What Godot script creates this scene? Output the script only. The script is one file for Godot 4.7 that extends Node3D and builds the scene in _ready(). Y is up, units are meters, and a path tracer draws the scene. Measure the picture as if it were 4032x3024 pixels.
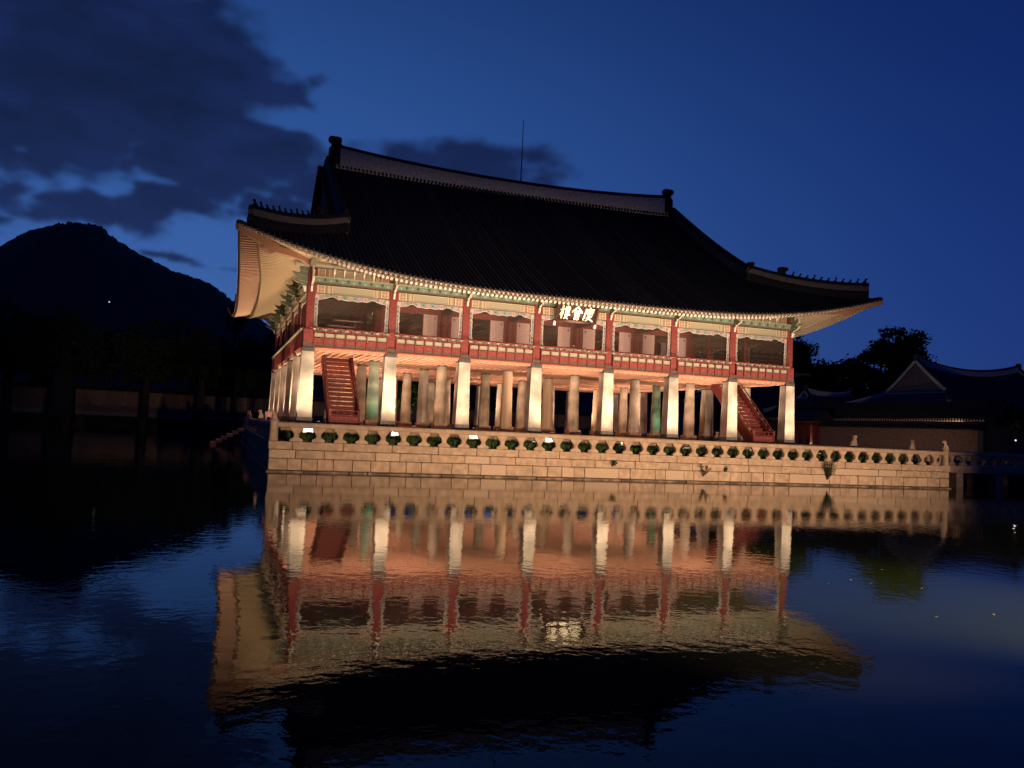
extends Node3D
# A lit two-storey palace pavilion on a stone island in a pond at dusk.
# x runs along the front to the right, y is up from the water, z comes towards the viewer; the front pillars stand on z = 0.

const XS := [0.0, 4.95, 9.65, 14.51, 19.70, 24.68, 29.46, 34.37]
const ZS := [0.0, -5.3, -10.5, -16.4, -22.0, -28.2]
const CX := 17.185
const CZ := -14.1
const EX := 21.585   # half length of the eaves line
const EZ := 18.5
const RIDGE := 22.0
const GD := 6.45     # depth from the eaves at which the gable stands
const TF := 1.45     # terrace floor
const PF := 2.15     # pavilion platform

var rng := RandomNumberGenerator.new()
var M := {}
var used := {}

# ---------------------------------------------------------------- mesh builder
class MB:
	var v := PackedVector3Array()
	var n := PackedVector3Array()
	var uv := PackedVector2Array()
	var c := PackedColorArray()
	var colored := false
	func tri(a: Vector3, b: Vector3, d: Vector3, col := Color.WHITE) -> void:
		var nn := (b - a).cross(d - a).normalized()
		v.append(a); v.append(d); v.append(b)
		for i in 3:
			n.append(nn); c.append(col); uv.append(Vector2.ZERO)
	func trin(a: Vector3, b: Vector3, d: Vector3, na: Vector3, nb: Vector3, nd: Vector3, col := Color.WHITE) -> void:
		v.append(a); v.append(d); v.append(b)
		n.append(na); n.append(nd); n.append(nb)
		for i in 3:
			c.append(col); uv.append(Vector2.ZERO)
	func quad(a: Vector3, b: Vector3, d: Vector3, e: Vector3, col := Color.WHITE) -> void:
		var nn := (b - a).cross(e - a)
		if nn.length_squared() < 1e-14:
			nn = (d - b).cross(e - b)
		nn = nn.normalized()
		for p in [a, d, b, a, e, d]:
			v.append(p); n.append(nn); c.append(col)
		for q in [Vector2(0, 1), Vector2(1, 0), Vector2(1, 1), Vector2(0, 1), Vector2(0, 0), Vector2(1, 0)]:
			uv.append(q)
	func boxx(t: Transform3D, s: Vector3, col := Color.WHITE) -> void:
		var h := s * 0.5
		var p := []
		for k in 8:
			p.append(t * Vector3(h.x if k & 1 else -h.x, h.y if k & 2 else -h.y, h.z if k & 4 else -h.z))
		quad(p[4], p[5], p[7], p[6], col); quad(p[1], p[0], p[2], p[3], col)
		quad(p[5], p[1], p[3], p[7], col); quad(p[0], p[4], p[6], p[2], col)
		quad(p[6], p[7], p[3], p[2], col); quad(p[0], p[1], p[5], p[4], col)
	func box(at: Vector3, s: Vector3, col := Color.WHITE) -> void:
		boxx(Transform3D(Basis(), at), s, col)
	# a block whose edges are chamfered
	func block(t: Transform3D, s: Vector3, b: float, col := Color.WHITE) -> void:
		var h := s * 0.5
		var i := h - Vector3(b, b, b)
		var f := func(x: float, y: float, z: float) -> Vector3: return t * Vector3(x, y, z)
		quad(f.call(-i.x, -i.y, h.z), f.call(i.x, -i.y, h.z), f.call(i.x, i.y, h.z), f.call(-i.x, i.y, h.z), col)
		quad(f.call(i.x, -i.y, -h.z), f.call(-i.x, -i.y, -h.z), f.call(-i.x, i.y, -h.z), f.call(i.x, i.y, -h.z), col)
		quad(f.call(h.x, -i.y, i.z), f.call(h.x, -i.y, -i.z), f.call(h.x, i.y, -i.z), f.call(h.x, i.y, i.z), col)
		quad(f.call(-h.x, -i.y, -i.z), f.call(-h.x, -i.y, i.z), f.call(-h.x, i.y, i.z), f.call(-h.x, i.y, -i.z), col)
		quad(f.call(-i.x, h.y, i.z), f.call(i.x, h.y, i.z), f.call(i.x, h.y, -i.z), f.call(-i.x, h.y, -i.z), col)
		quad(f.call(-i.x, -h.y, -i.z), f.call(i.x, -h.y, -i.z), f.call(i.x, -h.y, i.z), f.call(-i.x, -h.y, i.z), col)
		for z in [-1.0, 1.0]:
			for k in 4:
				var sx: float = [0.0, 1.0, 0.0, -1.0][k]
				var sy: float = [-1.0, 0.0, 1.0, 0.0][k]
				var a1: Vector3
				var a2: Vector3
				var b1: Vector3
				var b2: Vector3
				if sx == 0.0:
					a1 = f.call(-i.x, sy * h.y, z * i.z); a2 = f.call(i.x, sy * h.y, z * i.z)
					b1 = f.call(-i.x, sy * i.y, z * h.z); b2 = f.call(i.x, sy * i.y, z * h.z)
				else:
					a1 = f.call(sx * h.x, -i.y, z * i.z); a2 = f.call(sx * h.x, i.y, z * i.z)
					b1 = f.call(sx * i.x, -i.y, z * h.z); b2 = f.call(sx * i.x, i.y, z * h.z)
				if (sx + sy) * z * (1.0 if sx == 0.0 else -1.0) < 0.0:
					quad(a1, a2, b2, b1, col)
				else:
					quad(a2, a1, b1, b2, col)
		for sx in [-1.0, 1.0]:
			for sy in [-1.0, 1.0]:
				var q := [f.call(sx * h.x, sy * i.y, -i.z), f.call(sx * h.x, sy * i.y, i.z), f.call(sx * i.x, sy * h.y, i.z), f.call(sx * i.x, sy * h.y, -i.z)]
				if sx * sy > 0.0:
					quad(q[1], q[0], q[3], q[2], col)
				else:
					quad(q[0], q[1], q[2], q[3], col)
	# a square frustum from y0 (half w0) to y1 (half w1)
	func taper(at: Vector3, y0: float, y1: float, w0: float, w1: float, col := Color.WHITE) -> void:
		var a := []
		var b := []
		for s in [[-1, 1], [1, 1], [1, -1], [-1, -1]]:
			a.append(at + Vector3(s[0] * w0, y0, s[1] * w0)); b.append(at + Vector3(s[0] * w1, y1, s[1] * w1))
		for k in 4:
			quad(a[k], a[(k + 1) % 4], b[(k + 1) % 4], b[k], col)
		quad(b[0], b[1], b[2], b[3], col); quad(a[3], a[2], a[1], a[0], col)
	# a surface of revolution about y through at; profile of (radius, height)
	func lathe(t: Transform3D, prof: Array, sides: int, col := Color.WHITE) -> void:
		for j in prof.size() - 1:
			var p0: Vector2 = prof[j]
			var p1: Vector2 = prof[j + 1]
			var e := p1 - p0
			var sl := Vector2(e.y, -e.x).normalized()
			for k in sides:
				var a0 := TAU * k / sides
				var a1 := TAU * (k + 1) / sides
				var d0 := Vector3(sin(a0), 0, cos(a0))
				var d1 := Vector3(sin(a1), 0, cos(a1))
				var n0 := t.basis * (d0 * sl.x + Vector3.UP * sl.y)
				var n1 := t.basis * (d1 * sl.x + Vector3.UP * sl.y)
				var q00 := t * (d0 * p0.x + Vector3.UP * p0.y)
				var q10 := t * (d1 * p0.x + Vector3.UP * p0.y)
				var q01 := t * (d0 * p1.x + Vector3.UP * p1.y)
				var q11 := t * (d1 * p1.x + Vector3.UP * p1.y)
				if p0.x > 1e-5:
					trin(q00, q10, q11, n0, n1, n1, col)
				if p1.x > 1e-5:
					trin(q00, q11, q01, n0, n1, n0, col)
	# a tube along points; radii per point
	func tube(pts: Array, radii: Array, sides: int, col := Color.WHITE, caps := true) -> void:
		var rings := []
		var dirs := []
		var up := Vector3.UP
		for i in pts.size():
			var p: Vector3 = pts[i]
			var d: Vector3 = (pts[min(i + 1, pts.size() - 1)] - pts[max(i - 1, 0)]).normalized()
			if absf(d.dot(up)) > 0.95:
				up = Vector3.RIGHT if absf(d.x) < 0.9 else Vector3.BACK
			var s := d.cross(up).normalized()
			var u := s.cross(d).normalized()
			up = u
			var ring := []
			var dr := []
			for k in sides:
				var a := TAU * k / sides
				var o := s * cos(a) + u * sin(a)
				dr.append(o); ring.append(p + o * float(radii[i]))
			rings.append(ring); dirs.append(dr)
		for i in pts.size() - 1:
			for k in sides:
				var l := (k + 1) % sides
				trin(rings[i][k], rings[i + 1][l], rings[i][l], dirs[i][k], dirs[i + 1][l], dirs[i][l], col)
				trin(rings[i][k], rings[i + 1][k], rings[i + 1][l], dirs[i][k], dirs[i + 1][k], dirs[i + 1][l], col)
		if caps:
			for k in range(1, sides - 1):
				tri(rings[0][0], rings[0][k], rings[0][k + 1], col)
				var e: Array = rings[pts.size() - 1]
				tri(e[0], e[k + 1], e[k], col)
	# an outline in the xy plane of t (counter-clockwise seen from +z), made depth thick about z = 0
	func prism(t: Transform3D, poly: PackedVector2Array, depth: float, col := Color.WHITE, side := Color(-1, 0, 0)) -> void:
		var idx := Geometry2D.triangulate_polygon(poly)
		var h := depth * 0.5
		var sc := col if side.r < 0.0 else side
		for k in range(0, idx.size(), 3):
			var a := poly[idx[k]]
			var b := poly[idx[k + 1]]
			var d := poly[idx[k + 2]]
			if (b - a).cross(d - a) < 0.0:
				var s := b
				b = d
				d = s
			tri(t * Vector3(a.x, a.y, h), t * Vector3(b.x, b.y, h), t * Vector3(d.x, d.y, h), col)
			tri(t * Vector3(a.x, a.y, -h), t * Vector3(d.x, d.y, -h), t * Vector3(b.x, b.y, -h), col)
		var cc := not Geometry2D.is_polygon_clockwise(poly)
		for k in poly.size():
			var a := poly[k]
			var b := poly[(k + 1) % poly.size()]
			if not cc:
				var s := a
				a = b
				b = s
			quad(t * Vector3(a.x, a.y, -h), t * Vector3(b.x, b.y, -h), t * Vector3(b.x, b.y, h), t * Vector3(a.x, a.y, h), sc)
	# a sheet of nu x nv cells through f(u, v) with smooth normals; flip turns it over
	func sheet(nu: int, nv: int, f: Callable, flip := false, col := Color.WHITE) -> void:
		var p := []
		for j in nv + 1:
			for i in nu + 1:
				p.append(f.call(float(i) / nu, float(j) / nv))
		var nn := []
		for j in nv + 1:
			for i in nu + 1:
				var a: Vector3 = p[j * (nu + 1) + mini(i + 1, nu)] - p[j * (nu + 1) + maxi(i - 1, 0)]
				var b: Vector3 = p[mini(j + 1, nv) * (nu + 1) + i] - p[maxi(j - 1, 0) * (nu + 1) + i]
				var o := a.cross(b).normalized()
				nn.append(-o if flip else o)
		for j in nv:
			for i in nu:
				var k := j * (nu + 1) + i
				var l := k + nu + 1
				if flip:
					trin(p[k], p[l + 1], p[k + 1], nn[k], nn[l + 1], nn[k + 1], col)
					trin(p[k], p[l], p[l + 1], nn[k], nn[l], nn[l + 1], col)
				else:
					trin(p[k], p[k + 1], p[l + 1], nn[k], nn[k + 1], nn[l + 1], col)
					trin(p[k], p[l + 1], p[l], nn[k], nn[l + 1], nn[l], col)
	# colours undersides and ends pale as if lit from below, sides dark as shade
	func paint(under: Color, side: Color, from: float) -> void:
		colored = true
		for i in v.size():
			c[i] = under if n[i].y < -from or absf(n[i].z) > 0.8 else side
	func mesh() -> ArrayMesh:
		var a := []
		a.resize(Mesh.ARRAY_MAX)
		a[Mesh.ARRAY_VERTEX] = v
		a[Mesh.ARRAY_NORMAL] = n
		a[Mesh.ARRAY_TEX_UV] = uv
		if colored:
			a[Mesh.ARRAY_COLOR] = c
		var m := ArrayMesh.new()
		m.add_surface_from_arrays(Mesh.PRIMITIVE_TRIANGLES, a)
		return m

# ---------------------------------------------------------------- nodes
func put(o: Node, called: String, parent: Node) -> void:
	var key := [parent, called]
	var k: int = used.get(key, 0)
	used[key] = k + 1
	o.name = called if k == 0 else "%s_%03d" % [called, k]
	parent.add_child(o, true)

func part(called: String, mesh: Mesh, mat: Material, parent: Node, at := Transform3D()) -> MeshInstance3D:
	var o := MeshInstance3D.new()
	o.mesh = mesh
	o.material_override = mat
	o.transform = at
	put(o, called, parent)
	return o

func shape(called: String, b: MB, mat: Material, parent: Node, at := Transform3D()) -> MeshInstance3D:
	return part(called, b.mesh(), mat, parent, at)

func tag(o: Node, label: String, category: String, group := "") -> void:
	o.set_meta("label", label)
	o.set_meta("category", category)
	if group:
		o.set_meta("group", group)

func kind(o: Node, k: String) -> void:
	o.set_meta("kind", k)

func thing(called: String, at: Vector3, label: String, category: String, group := "") -> Node3D:
	var o := Node3D.new()
	o.position = at
	put(o, called, self)
	tag(o, label, category, group)
	return o

func T(x: float, y: float, z: float) -> Transform3D:
	return Transform3D(Basis(), Vector3(x, y, z))

func lin(r: float, g: float, b: float) -> Color:
	return Color(r, g, b)

# ---------------------------------------------------------------- materials
func noise_tex(seed_: int, freq: float, octaves: int, lo: float, hi: float, size := 512, type := FastNoiseLite.TYPE_SIMPLEX_SMOOTH) -> NoiseTexture2D:
	var f := FastNoiseLite.new()
	f.seed = seed_
	f.noise_type = type
	f.frequency = freq
	f.fractal_octaves = octaves
	var t := NoiseTexture2D.new()
	t.width = size
	t.height = size
	t.seamless = true
	t.noise = f
	var g := Gradient.new()
	g.set_color(0, Color(lo, lo, lo))
	g.set_color(1, Color(hi, hi, hi))
	t.color_ramp = g
	return t

func mat(called: String, base: Color, rough := 0.8, tex: Texture2D = null, scale := 0.5) -> StandardMaterial3D:
	var m := StandardMaterial3D.new()
	m.resource_name = called
	m.albedo_color = base.linear_to_srgb()
	m.roughness = rough
	m.metallic_specular = 0.3
	if tex:
		m.albedo_texture = tex
		m.uv1_triplanar = true
		m.uv1_world_triplanar = true
		m.uv1_scale = Vector3.ONE * scale
	M[called] = m
	return m

func vmat(called: String, rough := 0.8, tex: Texture2D = null, scale := 0.5) -> StandardMaterial3D:
	var m := mat(called, Color.WHITE, rough, tex, scale)
	m.vertex_color_use_as_albedo = true
	return m

func materials() -> void:
	var stone_t := noise_tex(3, 0.012, 6, 0.74, 1.0)
	var fine_t := noise_tex(5, 0.05, 5, 0.8, 1.0)
	var blot_t := noise_tex(8, 0.006, 6, 0.45, 1.0)
	var pil_t := noise_tex(8, 0.006, 6, 0.58, 1.0)
	var wood_t := noise_tex(11, 0.02, 4, 0.7, 1.0)
	mat("granite", Color(0.47, 0.34, 0.222), 0.85, stone_t, 0.35)
	mat("granite_pale", Color(0.5, 0.375, 0.255), 0.85, fine_t, 0.4)
	mat("granite_pillar", Color(0.6, 0.52, 0.42), 0.85, pil_t, 0.16)
	mat("granite_brown", Color(0.5, 0.41, 0.31), 0.85, pil_t, 0.2)
	mat("granite_green_lit", Color(0.34, 0.35, 0.27), 0.85, blot_t, 0.2)  # green lamp light on two inner pillars, put into the stone colour
	mat("granite_stained", Color(0.455, 0.33, 0.222), 0.85, stone_t, 0.22)
	mat("granite_rosy", Color(0.5, 0.35, 0.24), 0.85, stone_t, 0.3)
	mat("granite_dark", Color(0.2, 0.18, 0.155), 0.9, stone_t, 0.4)
	mat("cap_grey", Color(0.09, 0.085, 0.08), 0.8, stone_t, 0.5)
	mat("joint", Color(0.1, 0.07, 0.045), 0.95)
	mat("red_wood", Color(0.265, 0.058, 0.05), 0.6, wood_t, 0.6)
	mat("red_dark", Color(0.25, 0.052, 0.044), 0.65, wood_t, 0.6)
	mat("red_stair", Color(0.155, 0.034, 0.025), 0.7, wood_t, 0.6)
	mat("brown_wood", Color(0.12, 0.085, 0.062), 0.75, wood_t, 0.5)
	mat("brown_beam", Color(0.13, 0.085, 0.06), 0.7, wood_t, 0.7)
	mat("cream", Color(0.37, 0.335, 0.25), 0.7, fine_t, 0.7)
	mat("soffit", Color(0.2, 0.145, 0.08), 0.75, wood_t, 0.5)
	mat("rafter", Color(0.42, 0.32, 0.21), 0.7, wood_t, 0.8)
	mat("rafter_pale", Color(0.5, 0.34, 0.2), 0.7, wood_t, 0.8)
	mat("lotus", Color(0.3, 0.25, 0.19), 0.7, fine_t, 0.8)
	mat("frame_wood", Color(0.09, 0.04, 0.03), 0.7, wood_t, 0.8)
	mat("pink_wood", Color(0.5, 0.26, 0.17), 0.7, wood_t, 0.8)
	mat("teal", Color(0.17, 0.29, 0.21), 0.7, fine_t, 0.8)
	mat("teal_dark", Color(0.1, 0.15, 0.11), 0.7, fine_t, 0.8)
	mat("white_paint", Color(0.75, 0.7, 0.62), 0.6)
	mat("edge_paint", Color(0.52, 0.44, 0.38), 0.6)
	mat("letter_paint", Color(0.93, 0.87, 0.66), 0.4)
	mat("board_brown", Color(0.06, 0.026, 0.02), 0.6, wood_t, 0.6)
	mat("paper", Color(0.7, 0.5, 0.49), 0.8, fine_t, 0.4)
	mat("tile", Color(0.009, 0.0095, 0.013), 0.75, stone_t, 0.6)
	mat("tile_mid", Color(0.012, 0.0125, 0.016), 0.7, blot_t, 0.5)
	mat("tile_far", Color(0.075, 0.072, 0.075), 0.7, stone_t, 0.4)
	mat("tile_old", Color(0.02, 0.02, 0.023), 0.8, stone_t, 0.4)
	mat("plaster", Color(0.5, 0.5, 0.46), 0.9, noise_tex(15, 0.02, 5, 0.72, 1.0), 0.3)
	mat("plaster_dark", Color(0.12, 0.11, 0.105), 0.9, stone_t, 0.3)
	mat("iron", Color(0.03, 0.03, 0.03), 0.5)
	mat("ceiling_board", Color(0.42, 0.19, 0.12), 0.75, fine_t, 1.0)
	mat("ceiling_bar", Color(0.58, 0.33, 0.23), 0.7, fine_t, 1.0)
	mat("ceiling_cross", Color(0.46, 0.21, 0.13), 0.7, fine_t, 1.0)
	mat("granite_wet_shaded", Color(0.28, 0.2, 0.135), 0.6, blot_t, 0.3)  # wet foot course, and the shade of the west face as colour
	mat("soil", Color(0.035, 0.04, 0.02), 0.95, blot_t, 0.3)
	mat("leaf", Color(0.045, 0.075, 0.02), 0.8).backlight = Color(0.1, 0.14, 0.03)
	mat("leaf_dark", Color(0.02, 0.032, 0.014), 0.9)
	mat("dead_leaf", Color(0.2, 0.16, 0.07), 0.8)
	mat("bark", Color(0.03, 0.025, 0.02), 0.9, stone_t, 1.0)
	mat("wall_brick", Color(0.22, 0.14, 0.105), 0.9, stone_t, 0.5)
	mat("wall_dim", Color(0.17, 0.12, 0.095), 0.9, stone_t, 0.3)
	mat("hill", Color(0.05, 0.068, 0.07), 1.0, noise_tex(21, 0.03, 5, 0.4, 1.0), 0.01)
	mat("ground", Color(0.04, 0.036, 0.028), 1.0, blot_t, 0.1)
	var net := mat("net", Color(0.34, 0.24, 0.19), 0.9)
	net.transparency = BaseMaterial3D.TRANSPARENCY_ALPHA
	net.albedo_color.a = 0.045
	vmat("painted", 0.7)
	vmat("beam_paint", 0.7)
	var w := mat("water", Color(0.011, 0.013, 0.008), 0.02)
	w.metallic_specular = 0.28
	var f := FastNoiseLite.new()
	f.seed = 9
	f.frequency = 0.012
	f.fractal_octaves = 4
	f.fractal_gain = 0.55
	var nt := NoiseTexture2D.new()
	nt.width = 1024
	nt.height = 1024
	nt.seamless = true
	nt.noise = f
	nt.as_normal_map = true
	nt.bump_strength = 16.0
	w.normal_enabled = true
	w.normal_texture = nt
	w.normal_scale = 0.0175
	w.uv1_triplanar = true
	w.uv1_world_triplanar = true
	w.uv1_scale = Vector3(0.17, 0.17, 0.19)

# ---------------------------------------------------------------- sky
func sky_texture() -> ImageTexture:
	var w := 2048
	var h := 1024
	var data := PackedFloat32Array()
	data.resize(w * h * 3)
	var f := FastNoiseLite.new()
	f.seed = 40
	f.frequency = 2.6
	f.fractal_octaves = 6
	f.fractal_gain = 0.52
	var g := FastNoiseLite.new()
	g.seed = 77
	g.frequency = 1.5
	g.fractal_octaves = 3
	# cloud banks: azimuth, elevation, half width, half height in degrees, weight, tilt
	var banks := [[-9.0, 21.0, 9.5, 5.6, 1.25, 0.0], [-12.0, 16.6, 6.0, 3.4, 1.1, 0.0], [-4.6, 18.4, 5.0, 2.8, 1.1, 0.0], [-0.8, 21.6, 4.6, 1.9, 1.0, -0.15],
		[3.0, 21.6, 2.4, 0.9, 0.75, -0.3], [1.7, 17.3, 4.6, 1.7, 1.0, -0.15], [-2.6, 15.2, 6.5, 1.6, 1.0, 0.05], [-7.0, 12.2, 4.2, 1.2, 0.85, 0.0], [-12.6, 12.6, 1.8, 0.7, 0.65, 0.0],
		[-3.2, 12.9, 3.4, 1.3, 0.9, 0.0], [3.6, 13.4, 2.6, 0.9, 0.8, 0.1], [14.0, 17.4, 8.0, 2.0, 0.8, 0.0], [20.8, 17.3, 3.4, 1.5, 0.6, 0.2], [-3.3, 9.8, 2.0, 0.4, 0.8, 0.0], [6.3, 15.0, 3.0, 2.0, 0.85, 0.0],
		[-12.6, 10.7, 1.6, 0.6, 0.7, 0.0], [0.4, 9.4, 1.8, 0.3, 0.55, 0.0]]
	for j in h:
		var el := 90.0 - (j + 0.5) / h * 180.0
		if el < -0.6:
			break
		var er := deg_to_rad(el)
		var up := clampf(el / 90.0, 0.0, 1.0)
		for i in w:
			var az := fposmod((i + 0.5) / w * 360.0 + 180.0, 360.0) - 180.0
			var ar := deg_to_rad(az)
			var d := Vector3(sin(ar) * cos(er), sin(er), -cos(ar) * cos(er))
			# afterglow low in the north-west, deep blue elsewhere
			var toward := 0.5 + 0.5 * cos(ar + deg_to_rad(2.0))
			var glow := exp(-el / 13.0) * pow(toward, 6.0)
			var mid := exp(-pow((el - 14.0) / 18.0, 2.0)) * pow(toward, 9.0)
			var base := Vector3(0.0008, 0.005, 0.052)
			base += Vector3(0.0016, 0.0115, 0.098) * exp(-pow(el / 32.0, 2.0))
			base += Vector3(0.0125, 0.052, 0.15) * mid
			base += Vector3(0.055, 0.105, 0.16) * glow
			var wq := Vector3(d.x, d.y * 2.2, d.z)
			var n1 := f.get_noise_3dv(wq * 3.0)
			var n2 := f.get_noise_3dv(wq * 3.0 + Vector3(7.1, 2.0, 3.3))
			var ga := az + 3.2 * n1
			var ge := el + 1.7 * n2
			var dens := 0.0
			if az > -40.0 and az < 62.0 and el < 40.0:
				for b in banks:
					var x: float = ga - b[0]
					var y: float = ge - b[1] - b[5] * x * 0.4
					var q: float = x * x / (b[2] * b[2]) + y * y / (b[3] * b[3])
					if q < 6.0:
						dens = maxf(dens, b[4] * exp(-q * 0.8))
			var wide := smoothstep(0.1, 0.5, g.get_noise_3dv(wq * 1.6) + 0.25 * n1) * 0.8
			var far := smoothstep(20.0, 45.0, absf(az - 8.0)) * (1.0 - smoothstep(30.0, 60.0, az) * 0.0)
			dens = maxf(dens, wide * maxf(smoothstep(26.0, 40.0, el), far * (0.0 if az > 0.0 and az < 60.0 else 1.0)))
			dens += 0.26 * n1 + 0.16 * f.get_noise_3dv(wq * 9.0 + Vector3(1.0, 4.0, 2.0))
			var cl := smoothstep(0.28, 0.62, dens)
			var cc := Vector3(0.0055, 0.0115, 0.055) + Vector3(0.011, 0.018, 0.05) * glow + Vector3(0.003, 0.006, 0.03) * n2 - Vector3(0.002, 0.005, 0.024) * smoothstep(0.7, 1.2, dens)
			cc = Vector3(maxf(cc.x, 0.0025), maxf(cc.y, 0.006), maxf(cc.z, 0.022))
			base = base.lerp(cc, cl * 0.92)
			var k := (j * w + i) * 3
			data[k] = base.x; data[k + 1] = base.y; data[k + 2] = base.z
	for k in range(0, w * h * 3, 3):
		if data[k + 2] == 0.0:
			data[k] = 0.004; data[k + 1] = 0.006; data[k + 2] = 0.012
	return ImageTexture.create_from_image(Image.create_from_data(w, h, false, Image.FORMAT_RGBF, data.to_byte_array()))

# ---------------------------------------------------------------- light
func aim(from: Vector3, to: Vector3) -> Basis:
	var d := (to - from).normalized()
	return Basis.looking_at(d, Vector3.UP if absf(d.y) < 0.98 else Vector3.BACK)

func lens_mat(col: Color, e: float) -> StandardMaterial3D:
	var key := "lens%s%s" % [col, e]
	if not M.has(key):
		var m := mat(key, Color(0.6, 0.58, 0.5), 0.3)
		m.emission_enabled = true
		m.emission = col.linear_to_srgb()
		m.emission_energy_multiplier = e
	return M[key]

# one lamp head on a parent: housing, glowing lens and the spotlight just in front of it
func head(parent: Node3D, at: Vector3, to: Vector3, angle: float, energy: float, col: Color, size := 1.0, glow := 1.5) -> void:
	var b := aim(parent.position + at, to)
	var t := Transform3D(b, at)
	var h := MB.new()
	h.block(t, Vector3(0.3, 0.22, 0.14) * size, 0.02 * size)
	h.boxx(Transform3D(b, at + b.z * 0.1 * size), Vector3(0.2, 0.03, 0.08) * size)
	h.tube([Vector3(at.x, 0, at.z), Vector3(at.x, at.y - 0.08 * size, at.z)], [0.02 * size, 0.02 * size], 6)
	shape("housing", h, M["iron"], parent)
	var l := MB.new()
	l.boxx(Transform3D(b, at - b.z * 0.078 * size), Vector3(0.26, 0.18, 0.012) * size)
	shape("lamp_lens", l, lens_mat(col, glow), parent)
	var s := SpotLight3D.new()
	s.transform = Transform3D(b, at - b.z * 0.12 * size)
	s.light_color = col.linear_to_srgb()
	s.light_energy = energy
	s.spot_angle = angle
	s.spot_angle_attenuation = 0.9
	s.spot_range = 90.0
	s.spot_attenuation = 2.0
	s.light_size = 0.1 * size
	s.shadow_enabled = true
	put(s, "lamp_light", parent)

const WARM := Color(1.0, 0.74, 0.5)
const AMBER := Color(1.0, 0.67, 0.44)

const ORD := ["first", "second", "third", "fourth", "fifth", "sixth", "seventh", "eighth", "ninth", "tenth", "eleventh", "twelfth", "thirteenth", "fourteenth"]

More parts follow.
